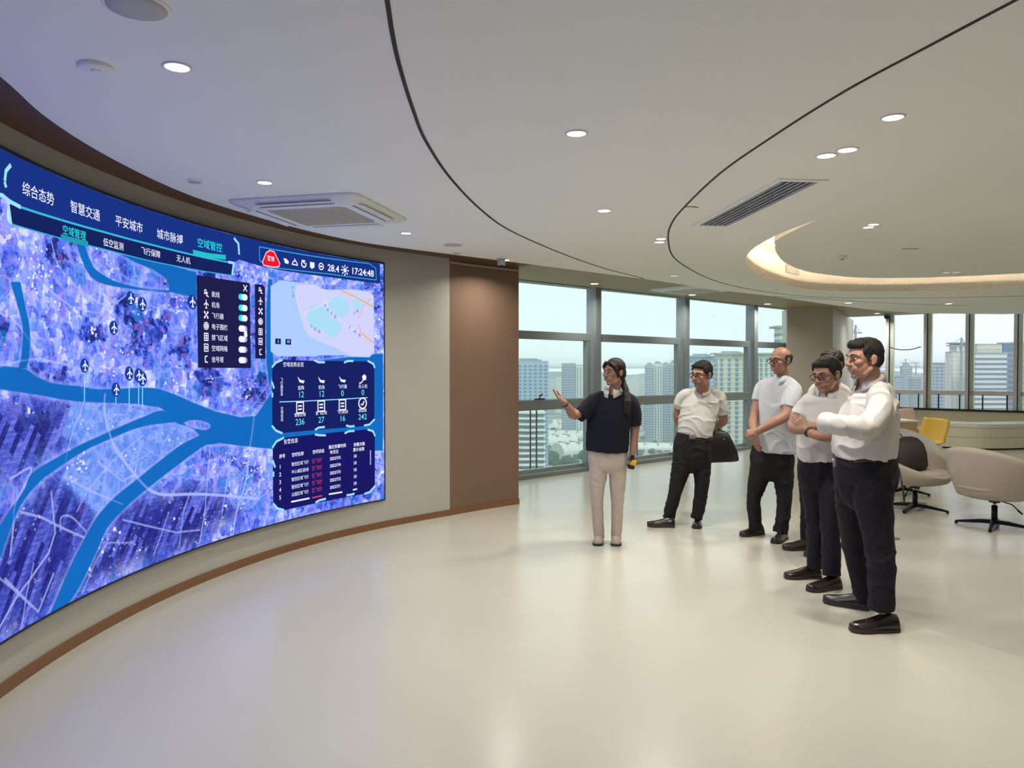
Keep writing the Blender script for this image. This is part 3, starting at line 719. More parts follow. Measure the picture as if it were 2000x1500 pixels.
def display_mat():
    m = bpy.data.materials.new('aerial_map_picture'); m.use_nodes = True
    nt = m.node_tree; nt.nodes.clear(); N = nt.nodes.new; L = nt.links.new
    out = N('ShaderNodeOutputMaterial'); em = N('ShaderNodeEmission'); L(em.outputs[0], out.inputs[0])
    uvn = N('ShaderNodeUVMap'); uvn.uv_map = 'plane'
    def attr(n): a = N('ShaderNodeAttribute'); a.attribute_name = n; return a.outputs['Fac']
    def ma(op, a, b=None, c=None, clamp=False):
        k = N('ShaderNodeMath'); k.operation = op; k.use_clamp = clamp
        for i, x in enumerate((a, b, c)):
            if x is None: continue
            if isinstance(x, (int, float)): k.inputs[i].default_value = x
            else: L(x, k.inputs[i])
        return k.outputs[0]
    def step(v, edge, w): # 1 below edge
        r = N('ShaderNodeMapRange'); r.inputs['From Min'].default_value = edge + w; r.inputs['From Max'].default_value = edge - w; L(v, r.inputs['Value']); return r.outputs['Result']
    def mapping(rot, sc):
        k = N('ShaderNodeMapping'); k.inputs['Rotation'].default_value = (0, 0, math.radians(rot)); k.inputs['Scale'].default_value = sc; L(uvn.outputs[0], k.inputs['Vector']); return k.outputs[0]
    def nz(vec, sc, det=5, rough=0.6):
        k = N('ShaderNodeTexNoise'); k.inputs['Scale'].default_value = sc; k.inputs['Detail'].default_value = det; k.inputs['Roughness'].default_value = rough; L(vec, k.inputs['Vector']); return k.outputs['Fac'], k.outputs['Color']
    def vor(vec, sc, dist='CHEBYCHEV', rnd=1.0):
        k = N('ShaderNodeTexVoronoi'); k.distance = dist; k.inputs['Scale'].default_value = sc; k.inputs['Randomness'].default_value = rnd; L(vec, k.inputs['Vector'])
        s = N('ShaderNodeSeparateColor'); L(k.outputs['Color'], s.inputs[0]); return k.outputs['Distance'], s.outputs[0], s.outputs[1]
    def ramp(v, stops):
        r = N('ShaderNodeValToRGB'); e = r.color_ramp.elements
        while len(e) < len(stops): e.new(0.5)
        for i, (p, c) in enumerate(stops): e[i].position = p; e[i].color = (*c, 1)
        L(v, r.inputs[0]); return r.outputs[0]
    def mix(f, a, b, mode='MIX'):
        k = N('ShaderNodeMix'); k.data_type = 'RGBA'; k.blend_type = mode
        for s, x in (('Factor', f), ('A', a), ('B', b)):
            if isinstance(x, (int, float)): k.inputs[s].default_value = x
            elif isinstance(x, tuple): k.inputs[s].default_value = (*x, 1)
            else: L(x, k.inputs[s])
        return k.outputs['Result']
    base = uvn.outputs[0]
    warp = mapping(0, (1, 1, 1))
    nbig, cbig = nz(base, 1.7, 4); nmid, cmid = nz(base, 7, 6, 0.7); nfine, cf = nz(base, 34, 4, 0.75)
    # warped coordinates break up the cell grid
    wv = N('ShaderNodeVectorMath'); wv.operation = 'MULTIPLY_ADD'; L(cmid, wv.inputs[0]); wv.inputs[1].default_value = (0.10, 0.10, 0); L(base, wv.inputs[2])
    d1, c1, c1b = vor(wv.outputs[0], 8.5); d2, c2, c2b = vor(wv.outputs[0], 24); d3, c3, c3b = vor(mapping(28, (1, 1.5, 1)), 36)
    su = N('ShaderNodeSeparateXYZ'); L(base, su.inputs[0])
    tone = ma('ADD', ma('MULTIPLY', c1, 0.34), ma('ADD', ma('MULTIPLY', c2, 0.34), ma('MULTIPLY', nfine, 0.42)))
    tone = ma('ADD', tone, ma('MULTIPLY', ma('SUBTRACT', nbig, 0.5), 0.9)); tone = ma('ADD', tone, ma('MULTIPLY', ma('SUBTRACT', nmid, 0.5), 0.30))
    tone = ma('ADD', ma('ADD', tone, 0.05), ma('MULTIPLY', attr('bright'), 0.12))
    nf, _ = nz(base, 2.9, 9, 0.62)
    top = step(su.outputs['Y'], 1.35, -0.1)
    forest = ma('MULTIPLY', step(ma('ADD', nf, ma('MULTIPLY', attr('dark'), 0.16)), 0.60, -0.015), top)
    tone = ma('SUBTRACT', tone, ma('MULTIPLY', forest, 0.40), clamp=True)
    land = ramp(tone, [(0.16, (0.012, 0.022, 0.19)), (0.34, (0.032, 0.07, 0.46)), (0.50, (0.075, 0.135, 0.76)), (0.66, (0.16, 0.235, 0.96)), (0.82, (0.36, 0.42, 1.0)), (1.0, (0.74, 0.77, 1.0))])
    land = mix(ma('MULTIPLY', step(c1b, 0.16, 0.03), 0.45), land, (0.015, 0.23, 0.62))
    land = mix(ma('MULTIPLY', step(c2b, 0.12, 0.02), 0.5), land, (0.30, 0.17, 0.66))
    # striped fields
    fv = mapping(-52, (1, 1, 1))
    br = N('ShaderNodeTexBrick'); br.inputs['Scale'].default_value = 6; br.inputs['Color1'].default_value = (0,0,0,1); br.inputs['Color2'].default_value = (1,1,1,1); br.inputs['Mortar'].default_value = (0.35,0.35,0.35,1); br.inputs['Mortar Size'].default_value = 0.006; br.inputs['Brick Width'].default_value = 1.3; br.inputs['Row Height'].default_value = 0.22; br.inputs['Bias'].default_value = -0.1
    L(fv, br.inputs['Vector'])
    sp = N('ShaderNodeSeparateColor'); L(br.outputs['Color'], sp.inputs[0])
    fn, _ = nz(mapping(-52, (3, 22, 1)), 3.0, 4, 0.7)
    ft = ma('ADD', ma('MULTIPLY', sp.outputs[0], 0.42), ma('ADD', ma('MULTIPLY', fn, 0.55), ma('MULTIPLY', nmid, 0.12)))
    fcol = ramp(ft, [(0.30, (0.014, 0.016, 0.16)), (0.50, (0.03, 0.035, 0.30)), (0.66, (0.08, 0.11, 0.58)), (0.80, (0.24, 0.25, 0.80)), (0.95, (0.6, 0.58, 0.95))])
    land = mix(attr('field'), land, fcol)
    # pale planned districts
    pcol = ramp(ma('ADD', ma('MULTIPLY', c2, 0.35), ma('MULTIPLY', nfine, 0.6)), [(0.2, (0.085, 0.19, 0.68)), (0.5, (0.15, 0.29, 0.84)), (0.8, (0.34, 0.48, 1.0))])
    land = mix(attr('pale'), land, pcol)
    # street grid between the parcels
    def edges(vec, sc, w):
        k = N('ShaderNodeTexVoronoi'); k.feature = 'DISTANCE_TO_EDGE'; k.inputs['Scale'].default_value = sc; L(vec, k.inputs['Vector']); return step(k.outputs['Distance'], w, w*0.4)
    st = ma('MAXIMUM', edges(wv.outputs[0], 4.2, 0.022), ma('MULTIPLY', edges(mapping(33, (1, 1.6, 1)), 8.5, 0.03), 0.55))
    land = mix(ma('MULTIPLY', st, ma('MULTIPLY', ma('SUBTRACT', 1.0, ma('MULTIPLY', attr('field'), 0.92)), ma('SUBTRACT', 0.42, ma('MULTIPLY', forest, 0.40)))), land, (0.36, 0.42, 1.0))
    # little white buildings
    ncl, _ = nz(base, 3.2, 3, 0.6); urb = ma('ADD', -0.12, ma('ADD', ma('MULTIPLY', attr('bright'), 0.14), ma('MULTIPLY', ma('SUBTRACT', ncl, 0.50), 2.4)), clamp=True)
    on = ma('MULTIPLY', step(ma('SUBTRACT', c3, urb), 0.0, 0.01), step(d3, 0.30, 0.03))
    land = mix(ma('MULTIPLY', on, ma('SUBTRACT', 0.85, ma('MULTIPLY', attr('field'), 0.6))), land, mix(c3b, (0.55, 0.55, 1.0), (1.0, 1.0, 1.0)))
    on2 = ma('MULTIPLY', step(ma('SUBTRACT', c2, ma('MULTIPLY', urb, 0.5)), 0.0, 0.01), step(d2, 0.26, 0.02))
    land = mix(ma('MULTIPLY', on2, 0.8), land, (0.85, 0.86, 1.0))
    # roads and water
    land = mix(ma('MULTIPLY', step(attr('road'), 0.0, 0.004), 0.62), land, (0.50, 0.55, 1.0))
    rd, rc, _ = vor(wv.outputs[0], 5.0, 'EUCLIDEAN')
    wcol = mix(nbig, (0.006, 0.105, 0.42), (0.008, 0.165, 0.55))
    shore = ma('MULTIPLY', step(attr('water'), 0.016, 0.010), 0.35)
    land = mix(shore, land, (0.35, 0.45, 1.0))
    col = mix(step(attr('water'), 0.0, 0.004), land, wcol)
    col = mix(ma('MULTIPLY', step(attr('road'), -0.002, 0.004), 0.45), col, (0.35, 0.45, 1.0))
    L(col, em.inputs[0]); em.inputs[1].default_value = 1.12
    return m
link('display', me, display_mat(), led, 'blue aerial map of a river city')

# ---- graphics lying on the display
E_bar = emis('screen_navy', (0.010, 0.035, 0.24)); E_bar2 = emis('screen_deep_navy', (0.008, 0.018, 0.12)); E_pan = emis('screen_panel', (0.010, 0.012, 0.10))
E_txt = emis('screen_white', (0.82, 0.85, 1.0), 1.1); E_cy = emis('screen_cyan', (0.03, 0.80, 0.86), 1.0); E_line = emis('screen_pale_line', (0.35, 0.78, 1.0), 1.0); E_red = emis('screen_red', (0.85, 0.01, 0.03), 1.0); E_pink = emis('screen_pink', (0.85, 0.06, 0.16), 0.9)
E_map = emis('screen_minimap', (0.42, 0.62, 1.0), 1.0); E_map2 = emis('screen_minimap_land', (0.64, 0.66, 0.98), 1.0); E_green = emis('screen_minimap_park', (0.42, 0.74, 0.95), 1.0); E_or = emis('screen_orange', (0.95, 0.42, 0.12), 1.0); E_teal = emis('screen_teal_glow', (0.02, 0.33, 0.48), 1.0); E_badge = emis('screen_badge', (0.012, 0.045, 0.34), 1.0); E_thin = emis('screen_thin_line', (0.05, 0.42, 0.66), 1.0); E_dk = emis('screen_ink', (0.10, 0.12, 0.30), 1.0)
def clip_s(poly, lim, keep_ge):
    out = []
    for i in range(len(poly)):
        a, b = poly[i], poly[(i+1) % len(poly)]
        ia = (a[0] >= lim) if keep_ge else (a[0] <= lim); ib = (b[0] >= lim) if keep_ge else (b[0] <= lim)
        if ia: out.append(a)
        if ia != ib:
            t = (lim - a[0]) / (b[0] - a[0]); out.append((lim, a[1] + t*(b[1] - a[1])))
    return out
def flat(mb, poly, off):
    """a polygon given in screen metres, laid along the curve"""
    s0 = min(p[0] for p in poly); s1 = max(p[0] for p in poly); k = max(1, int((s1 - s0) / 0.09))
    tris = [poly] if len(poly) <= 4 else [[poly[i] for i in t] for t in tessellate_polygon([[Vector((p[0], p[1], 0)) for p in poly]])]
    for tr in tris:
        for i in range(k):
            a = s0 + (s1 - s0)*i/k; b = s0 + (s1 - s0)*(i+1)/k
            q = clip_s(clip_s(tr, a, True), b, False)
            if len(q) >= 3: mb.add([spos(p[0], p[1], off) for p in q], [tuple(range(len(q)))])
    return mb
def spoly(px): return [scr(x, y) for x, y in px]
def panel(name, px, m, off, parent, label=None):
    return obj(name, flat(MB(), spoly(px), off), m, parent, label=label)
def stroke(mb, pts, w, off):
    """line along points in screen metres"""
    for i in range(len(pts) - 1):
        a = Vector(pts[i]); b = Vector(pts[i+1]); d = b - a
        if d.length < 1e-6: continue
        n = Vector((-d.y, d.x)).normalized() * w/2; e = d.normalized()*w*0.25
        flat(mb, [tuple(a - n - e), tuple(b - n + e), tuple(b + n + e), tuple(a + n - e)], off)
    return mb
def strokes(name, pxl, w, m, off, parent):
    for px in pxl: o = obj(name, stroke(MB(), spoly(px), w, off), m, parent)
    return o
def disc_on(mb, c, r, off, n=20, sx=1.0):
    return flat(mb, [(c[0] + sx*r*math.cos(2*math.pi*i/n), c[1] + r*math.sin(2*math.pi*i/n)) for i in range(n)], off)
def text_on(mb, s, z, body, size, off, align='CENTER', bold=0.0, sx=1.0, vert=False):
    """lettering centred on (s, z), size = glyph height in metres"""
    if vert:
        for k, ch in enumerate(body): text_on(mb, s, z - k*size*1.12, ch, size, off, 'CENTER', bold, sx)
        return mb
    cu = bpy.data.curves.new('lettering', 'FONT'); cu.body = body; cu.size = 1.0; cu.align_x = align; cu.align_y = 'CENTER'; cu.resolution_u = 3; cu.offset = bold
    o = bpy.data.objects.new('lettering', cu); C.objects.link(o)
    dg = bpy.context.evaluated_depsgraph_get(); me = bpy.data.meshes.new_from_object(o.evaluated_get(dg))
    k = size / 0.86
    vs = [spos(s + v.co.x*k*sx, z + v.co.y*k, off) for v in me.vertices]
    mb.add(vs, [tuple(p.vertices) for p in me.polygons])
    bpy.data.objects.remove(o); bpy.data.curves.remove(cu); bpy.data.meshes.remove(me)
    return mb
def ptext(mb, x, y, body, size, off, **k):
    s, z = scr(x, y); q = 0.74 if body[0] in '0123456789' else (0.62 if size < 0.07 else 0.52)
    if isinstance(mb, list): mb.append(MB()); mb = mb[-1]
    return text_on(mb, s, z, body, size*q, off, **k)
def lobj(name, l, m, parent):
    for b in l: obj(name, b, m, parent)

# title bar and its menus
bar_px = [(-150,255),(-60,283),(0,309),(130,357.5),(267,404.5),(400,446.5),(500,472),(600,491),(680,503.5),(741.5,513.5),(741.5,554),(640,541),(560,530),(505,519),(466,507),(455,514),(400,502),(300,478),(200,452),(100,423),(40,404),(22,392),(5,379),(-60,352),(-150,330)]
bar_pl = spoly(bar_px); bar_pl = [(min(a, SL), SZ1 - 0.002) if k < 10 else (min(a, SL), b) for k, (a, b) in enumerate(bar_pl)]
bar_pl = [(0.0, SZ1 - 0.002)] + bar_pl + [(0.0, bar_pl[-1][1])]
bar = obj('title_bar', flat(MB(), bar_pl, 0.004), E_bar, led)
sub = panel('menu_bar', [(15,398),(40,405),(100,424),(200,453),(300,479),(400,503),(455,514),(452,538),(400,530),(300,511),(200,486),(100,461),(20,437)], E_bar2, 0.005, led)
mb = []
for x, y, t in ((72,381,'综合态势'), (164,414,'智慧交通'), (250,440,'平安城市'), (330,464,'城市脉搏')): ptext(mb, x, y, t, 0.118, 0.008, bold=0.003)
lobj('menu_text', mb, E_txt, bar)
mb = []; ptext(mb, 408, 480.5, '空域管控', 0.118, 0.008, bold=0.003); ptext(mb, 142, 456, '空域管理', 0.092, 0.009, bold=0.003)
lobj('selected_menu_text', mb, E_cy, bar)
mb = []
for x, y, t in ((219,478.5,'低空监测'), (292,494.5,'飞行保障'), (356,508,'无人机')): ptext(mb, x, y, t, 0.085, 0.009, bold=0.003)
lobj('submenu_text', mb, E_txt, sub)
mb = MB(); stroke(mb, spoly([(377,493),(405,499),(438,502.5)]), 0.035, 0.0065); obj('selected_underline', mb, emis('screen_underline', (0.02, 0.55, 0.62)), bar)
mb = MB(); stroke(mb, spoly([(118,463),(142,470),(168,476)]), 0.03, 0.0075); obj('submenu_underline', mb, E_teal, sub)
strokes('bar_line', [[(36,404),(100,424.5),(200,453),(300,479.5),(400,503.5),(454,514)]], 0.012, emis('screen_bar_line', (0.04, 0.5, 0.72)), 0.007, bar)
strokes('bar_bracket', [[(17,323),(8,334),(6,352)], [(6,357),(8,364)], [(456,466),(464,476),(465,490)], [(465,493),(465.5,496)], [(-20,376),(2,382),(15,393),(36,404)], [(13,400),(18,436)], [(455,514),(452,536)], [(445,512),(455,514)]], 0.020, E_line, 0.008, bar)
strokes('menu_bar_edge', [[(18,437),(100,461),(200,486.5),(300,511.5),(400,530.5),(452,538)]], 0.007, E_thin, 0.007, sub)
# status box at the right of the bar
strokes('status_frame', [[(506,509),(505,482),(600,499),(720,515),(733,524),(734,547),(640,535),(520,521),(506,509)]], 0.008, E_thin, 0.007, bar)
mb = MB(); flat(mb, spoly([(525,489),(534,492),(545,515),(543,521),(532,521),(513,517),(511,511),(518,494)]), 0.008); ob = obj('alert_badge', mb, E_red, bar)
strokes('alert_outline', [[(525,489),(534,492),(545,515),(543,521),(532,522),(513,518),(511,511),(518,494),(525,489)]], 0.010, emis('screen_pale_pink', (1.0, 0.55, 0.65)), 0.009, ob)
mb = MB(); ptext(mb, 527, 506, '警情', 0.075, 0.010, bold=0.003); obj('alert_text', mb, E_txt, ob)
mb = []
ptext(mb, 650, 525, '28.4', 0.100, 0.008, bold=0.016); ptext(mb, 707, 532.5, '17:24:48', 0.100, 0.008, bold=0.016)
lobj('clock_text', mb, E_txt, bar)
def ring(mb, s, z, r, w, off, n=18, a0=0, a1=360):
    stroke(mb, [(s + r*math.cos(math.radians(a0 + (a1-a0)*i/n)), z + r*math.sin(math.radians(a0 + (a1-a0)*i/n))) for i in range(n + 1)], w, off)
mb = MB()
s, z = scr(672.5, 528)
disc_on(mb, (s, z), 0.020, 0.008)
for k in range(8):
    a = k*math.pi/4; stroke(mb, [(s + 0.03*math.cos(a), z + 0.03*math.sin(a)), (s + 0.047*math.cos(a), z + 0.047*math.sin(a))], 0.011, 0.008)
obj('status_icon', mb, E_txt, bar); mb = MB(); s, z = scr(557, 510); flat(mb, [(s-0.03,z+0.02),(s+0.005,z+0.02),(s+0.035,z),(s+0.03,z-0.02),(s-0.01,z-0.02)], 0.008)
obj('status_icon', mb, E_txt, bar); mb = MB(); s, z = scr(574.5, 514); ring(mb, s, z-0.012, 0.03, 0.010, 0.008, 10, 0, 180); stroke(mb, [(s-0.035,z-0.014),(s+0.035,z-0.014)], 0.010, 0.008); disc_on(mb, (s, z+0.03), 0.008, 0.008, 8)
obj('status_icon', mb, E_txt, bar); mb = MB(); s, z = scr(592, 515.5); ring(mb, s, z, 0.028, 0.012, 0.008, 12, 60, 380); stroke(mb, [(s-0.02,z+0.03),(s+0.01,z+0.005)], 0.012, 0.008)
obj('status_icon', mb, E_txt, bar); mb = MB(); s, z = scr(608.5, 518.5); flat(mb, [(s-0.028,z+0.028),(s+0.028,z+0.028),(s+0.028,z-0.012),(s,z-0.03),(s-0.028,z-0.02)], 0.008)
obj('status_icon', mb, E_txt, bar); mb = MB(); s, z = scr(626, 520.5); ring(mb, s, z, 0.028, 0.010, 0.008); stroke(mb, [(s-0.012,z),(s+0.012,z)], 0.014, 0.008)
obj('status_icon', mb, E_txt, bar)

# layer switch panel and icon strip
lay = panel('layer_panel', [(382,537),(486,553),(488.5,719),(385,718)], emis('screen_layer_panel', (0.014, 0.014, 0.075)), 0.008, led)
ico = panel('icon_strip', [(496,555),(511,556),(516,561),(517,701),(497,700)], MATS['screen_layer_panel'], 0.008, led)
rows = [('航线',575,580.5,1), ('机场',596,601.5,1), ('飞行器',617,621.5,1), ('电子围栏',638.5,642,0), ('禁飞区域',660,662.5,0), ('空域网格',681,683,0), ('信号塔',703,703.5,0)]
mt, mi = [], MB()
def icon(mb, s, z, k, q, off):
    w = 0.010*q
    if k == 0:
        ring(mb, s-0.012*q, z+0.02*q, 0.016*q, w, off, 10); stroke(mb, [(s-0.03*q,z-0.005*q),(s+0.02*q,z+0.008*q),(s+0.004*q,z-0.022*q),(s+0.035*q,z-0.03*q)], w*1.2, off)
    elif k == 1:
        stroke(mb, [(s,z+0.042*q),(s,z-0.04*q)], w*1.2, off); stroke(mb, [(s-0.034*q,z-0.008*q),(s,z+0.016*q),(s+0.034*q,z-0.008*q)], w*1.2, off); stroke(mb, [(s-0.014*q,z-0.04*q),(s+0.014*q,z-0.04*q)], w, off)
    elif k == 2:
        for dx in (-1, 1):
            stroke(mb, [(s-0.02*q*dx,z-0.022*q),(s+0.02*q*dx,z+0.022*q)], w*1.2, off)
            for dz in (-1, 1): disc_on(mb, (s+dx*0.024*q, z+dz*0.026*q), 0.013*q, off, 8)
    elif k == 3:
        ring(mb, s, z, 0.036*q, w, off); ring(mb, s, z, 0.016*q, w*1.6, off, 10)
    elif k in (4, 5):
        stroke(mb, [(s-0.03*q,z-0.036*q),(s+0.03*q,z-0.036*q),(s+0.03*q,z+0.036*q),(s-0.03*q,z+0.036*q),(s-0.03*q,z-0.036*q)], w, off)
        if k == 4:
            stroke(mb, [(s-0.02*q,z+0.012*q),(s+0.02*q,z+0.012*q)], w, off); stroke(mb, [(s-0.02*q,z-0.012*q),(s+0.02*q,z-0.012*q)], w, off); stroke(mb, [(s,z+0.03*q),(s,z-0.03*q)], w, off)
        else: ring(mb, s, z, 0.014*q, w*1.2, off, 10)
    else:
        stroke(mb, [(s+0.016*q,z+0.03*q),(s-0.016*q,z+0.022*q),(s-0.014*q,z-0.03*q),(s+0.02*q,z-0.034*q)], w*1.3, off)
for k, (t, yt, ys, on) in enumerate(rows):
    s, z = scr(410.5, yt); mt.append(text_on(MB(), s, z, t, 0.040, 0.012, align='LEFT', bold=0.003))
    s, z = scr(400, yt - 2); icon(mi, s, z, k, 0.72, 0.012)
    s, z = scr(472, ys); w2, h2 = 0.052, 0.024
    pill = lambda a, b: [(a + h2*math.cos(t_), z + h2*math.sin(t_)) for t_ in np.linspace(math.pi/2, 3*math.pi/2, 8)] + [(b + h2*math.cos(t_), z + h2*math.sin(t_)) for t_ in np.linspace(-math.pi/2, math.pi/2, 8)]
    mo = MB(); flat(mo, pill(s - w2 + h2, s + w2 - h2), 0.012); tg = obj('switch', mo, emis('screen_switch_off', (0.35, 0.38, 0.72)) if not on else E_cy, lay)
    mo = MB(); flat(mo, pill(s + 0.006, s + w2 - h2) if on else pill(s - w2 + h2, s + 0.004), 0.014); obj('switch_knob', mo, E_txt, tg)
lobj('layer_text', mt, E_txt, lay); obj('layer_icons', mi, E_txt, lay)
mb = MB(); s, z = scr(476.5, 563); stroke(mb, [(s-0.02,z-0.022),(s+0.02,z+0.022)], 0.009, 0.012); stroke(mb, [(s-0.02,z+0.022),(s+0.02,z-0.022)], 0.009, 0.012); obj('close_cross', mb, E_txt, lay)
mb = MB(); s, z = scr(477, 653); flat(mb, [(s-0.02,z+0.02),(s+0.012,z+0.03),(s+0.018,z-0.018),(s-0.008,z-0.025),(s-0.024,z-0.004)], 0.016); obj('hand_cursor', mb, E_txt, lay)
mb = MB()
for k, y in enumerate((568, 588, 608, 628, 648, 667, 687)):
    s, z = scr(506.5, y); icon(mb, s, z, k, 0.68, 0.012)
obj('strip_icons', mb, E_txt, ico)

# small street map
mm = panel('street_map', [(527,559),(545,547.5),(617,556),(626,563),(640,566),(688,565),(720,569),(729,578),(730,688),(720,698),(682,697),(672,694),(622,694),(615,696),(540,696),(527,686)], E_map, 0.008, led)
panel('street_map_land', [(578,556),(617,557),(626,564),(640,567),(688,566),(720,570),(728,579),(729,687),(720,696),(684,695),(655,680),(625,668),(600,655),(590,635),(582,605),(575,580)], E_map2, 0.010, mm)
mb = MB()
for cx, cy, rx in ((660,600,0.16), (620,620,0.18), (646,640,0.14), (695,595,0.08)):
    s, z = scr(cx, cy); disc_on(mb, (s, z), rx*0.6, 0.012, 18, 1.4)
obj('street_map_park', mb, E_green, mm)
strokes('street_map_road', [[(663,567),(690,579),(727,599)], [(702,649),(715,660),(728,669)]], 0.012, E_or, 0.014, mm)
strokes('street_map_lane', [[(626,566),(630,585),(640,604),(668,630),(700,650)], [(590,612),(618,600),(640,588)], [(575,570),(584,610)]], 0.009, emis('screen_lane', (0.80, 0.74, 0.86)), 0.013, mm)
strokes('street_map_lane_red', [[(722,583),(706,600),(698,622)], [(699,633),(703,648)]], 0.006, emis('screen_lane_red', (0.85, 0.30, 0.42)), 0.013, mm)
mb = []
for x, y, t in ((633,598,'平'),(638,606,'安'),(645,612,'大'),(652,619,'道'),(606,637,'公'),(613,643,'园'),(621,648,'路'),(690,612,'北'),(696,608,'路'),(681,640,'环'),(691,648,'城'),(700,655,'路')): ptext(mb, x, y, t, 0.045, 0.015, bold=0.003)
for x, y, t in ((569,563,'东'),(569,570,'江'),(570,578,'路')): ptext(mb, x, y, t, 0.04, 0.015)
lobj('street_map_text', mb, E_dk, mm)
mb = MB(); flat(mb, spoly([(535,661),(546,661.5),(546,672.5),(535,672)]), 0.014); obj('street_map_button', mb, E_bar2, mm); mb = MB(); flat(mb, spoly([(555,662),(566,662.5),(566,673.5),(555,673)]), 0.014); bt = obj('street_map_button', mb, E_bar2, mm)
mb = []; ptext(mb, 540.5, 667, '2', 0.04, 0.016, bold=0.003); ptext(mb, 560.5, 667.5, '3D', 0.035, 0.016, bold=0.003); lobj('street_map_button_text', mb, E_txt, bt)

# statistics panel
pa = panel('statistics_panel', [(530,716),(548,703.5),(720,706),(730,717),(730,821),(716,832),(548,846),(530,834)], emis('screen_stat_panel', (0.010, 0.016, 0.13)), 0.008, led)
strokes('panel_bracket', [[(529.5,717),(537,708),(549,703)], [(612,703.5),(620,707.5),(632,707.5)], [(671,708),(678,705),(688,705)], [(717,705),(728,711),(730,718)], [(529.5,747),(533,758)], [(530,775),(530,768)], [(529.5,832),(537,841),(549,846)], [(614,839),(621,835),(632,834)], [(675,831),(682,833),(690,832)], [(710,831),(720,829),(730,819)]], 0.019, E_line, 0.011, pa)
strokes('divider', [[(544,785),(600,783),(660,780),(716,776.5)]], 0.008, E_line, 0.011, pa)
mt, mc, mi = [], [], MB()
ptext(mt, 571, 712.5, '空域态势总览', 0.060, 0.012, bold=0.003)
ptext(mt, 548, 741.5, '飞行器信息', 0.044, 0.012, bold=0.003, vert=True); ptext(mt, 548.5, 798.5, '空域信息', 0.044, 0.012, bold=0.003, vert=True)
for x, yi, yl, yn, lab, num in ((586,742,758,771,'起降','12'), (626,742,757,769.5,'机场','12'), (667,741,755.5,768.5,'飞行器','0'), (707,739,755,767,'无人机','0')):
    ptext(mt, x, yl, lab, 0.055, 0.012, bold=0.003); ptext(mc, x, yn, num, 0.088, 0.012, bold=0.003)
    s, z = scr(x, yi)
    if x < 700: flat(mi, [(s-0.045,z+0.03),(s-0.01,z+0.0),(s+0.045,z-0.006),(s+0.03,z-0.03),(s-0.02,z-0.02)], 0.012)
    else: flat(mi, [(s-0.01,z+0.02),(s+0.02,z+0.04),(s+0.045,z+0.02),(s+0.04,z-0.015),(s+0.0,z-0.02)], 0.012); stroke(mi, [(s+0.0,z-0.02),(s-0.02,z-0.04),(s-0.045,z-0.045)], 0.012, 0.012)
for x, yi, yl, yn, lab, num, sh in ((584,796,810.5,824.5,'管制空域','236',0), (625.5,793,807,820.5,'禁飞区域','27',0), (667,790.5,805,817.5,'飞行航线','16',0), (706.5,787.5,802,814.5,'预警数','242',1)):
    ptext(mt, x, yl, lab, 0.050, 0.012, bold=0.003); ptext(mc, x, yn, num, 0.088, 0.012, bold=0.003)
    s, z = scr(x, yi)
    if sh: ring(mi, s, z, 0.05, 0.013, 0.012); stroke(mi, [(s-0.02,z-0.01),(s,z-0.015),(s+0.02,z+0.018)], 0.013, 0.012)
    else:
        stroke(mi, [(s-0.042,z-0.046),(s+0.042,z-0.046),(s+0.042,z+0.046),(s-0.042,z+0.046),(s-0.042,z-0.046)], 0.012, 0.012); stroke(mi, [(s-0.02,z+0.014),(s+0.02,z+0.014)], 0.013, 0.012); stroke(mi, [(s-0.02,z-0.014),(s+0.02,z-0.014)], 0.013, 0.012)
lobj('statistics_text', mt, E_txt, pa); lobj('statistics_numbers', mc, emis('screen_number_cyan', (0.16, 0.80, 0.92)), pa); obj('statistics_icons', mi, E_txt, pa)

# alarm table panel
pb = panel('alarm_panel', [(531,871),(552,855),(718,838.5),(731,849),(731,951),(713,964),(552,997),(532,985)], emis('screen_alarm_panel', (0.011, 0.010, 0.13)), 0.008, led)
strokes('panel_bracket', [[(530,874),(538,862),(552,855)], [(614,848.5),(622,850),(634,850)], [(672,846),(680,842),(690,841.5)], [(717,839),(727,842),(731,851)], [(531,900),(535,912)], [(532,930),(532,922)], [(532,984),(540,993),(552,996)], [(615,981),(622,977),(634,974)], [(676,967),(684,966),(690,964)], [(711,964),(720,961),(731,949)]], 0.019, E_line, 0.011, pb)
strokes('scroll_bar', [[(722,880),(722,907)]], 0.014, emis('screen_scroll', (0.35, 0.45, 0.95)), 0.011, pb)
mt, mr = [], []
ptext(mt, 566, 862, '告警信息', 0.062, 0.012, bold=0.003)
for x, y, t in ((549,891.5,'序号'), (579.5,887.5,'空域名称'), (620,882,'空域状态'), (657,872,'最近告警时间'), (651,883,'年月日'), (700,868,'告警次数'), (699,878,'累计总数')): ptext(mt, x, y, t, 0.052, 0.012, bold=0.014)
for k in range(5):
    y0 = 910 + k*15
    ptext(mt, 545, y0 + 2, str(k + 1), 0.055, 0.012, bold=0.014)
    ptext(mt, 584, 905 + k*14.6, ['管控区域飞行','中心城区航线','管控区域飞行','管控区域飞行','公园区域飞行'][k], 0.050, 0.012, bold=0.003)
    ptext(mr, 617, 900 + k*14.2, '已飞行', 0.060, 0.012, bold=0.003)
    ptext(mt, 653, 895 + k*13.9, '2023/7/' + str(5 - k), 0.046, 0.012, bold=0.014)
    ptext(mt, 691.5, 891 + k*13.3, '10', 0.050, 0.012, bold=0.014)
for q, w_, d_ in (([(567,980),(602,973)], 0.014, mt), ([(641,965),(666,961)], 0.014, mt), ([(608,972),(627,968)], 0.012, mr), ([(688,956.5),(695,955)], 0.014, mt)): d_.append(stroke(MB(), spoly(q), w_, 0.012))
lobj('alarm_text', mt, E_txt, pb); lobj('alarm_red_text', mr, E_pink, pb)

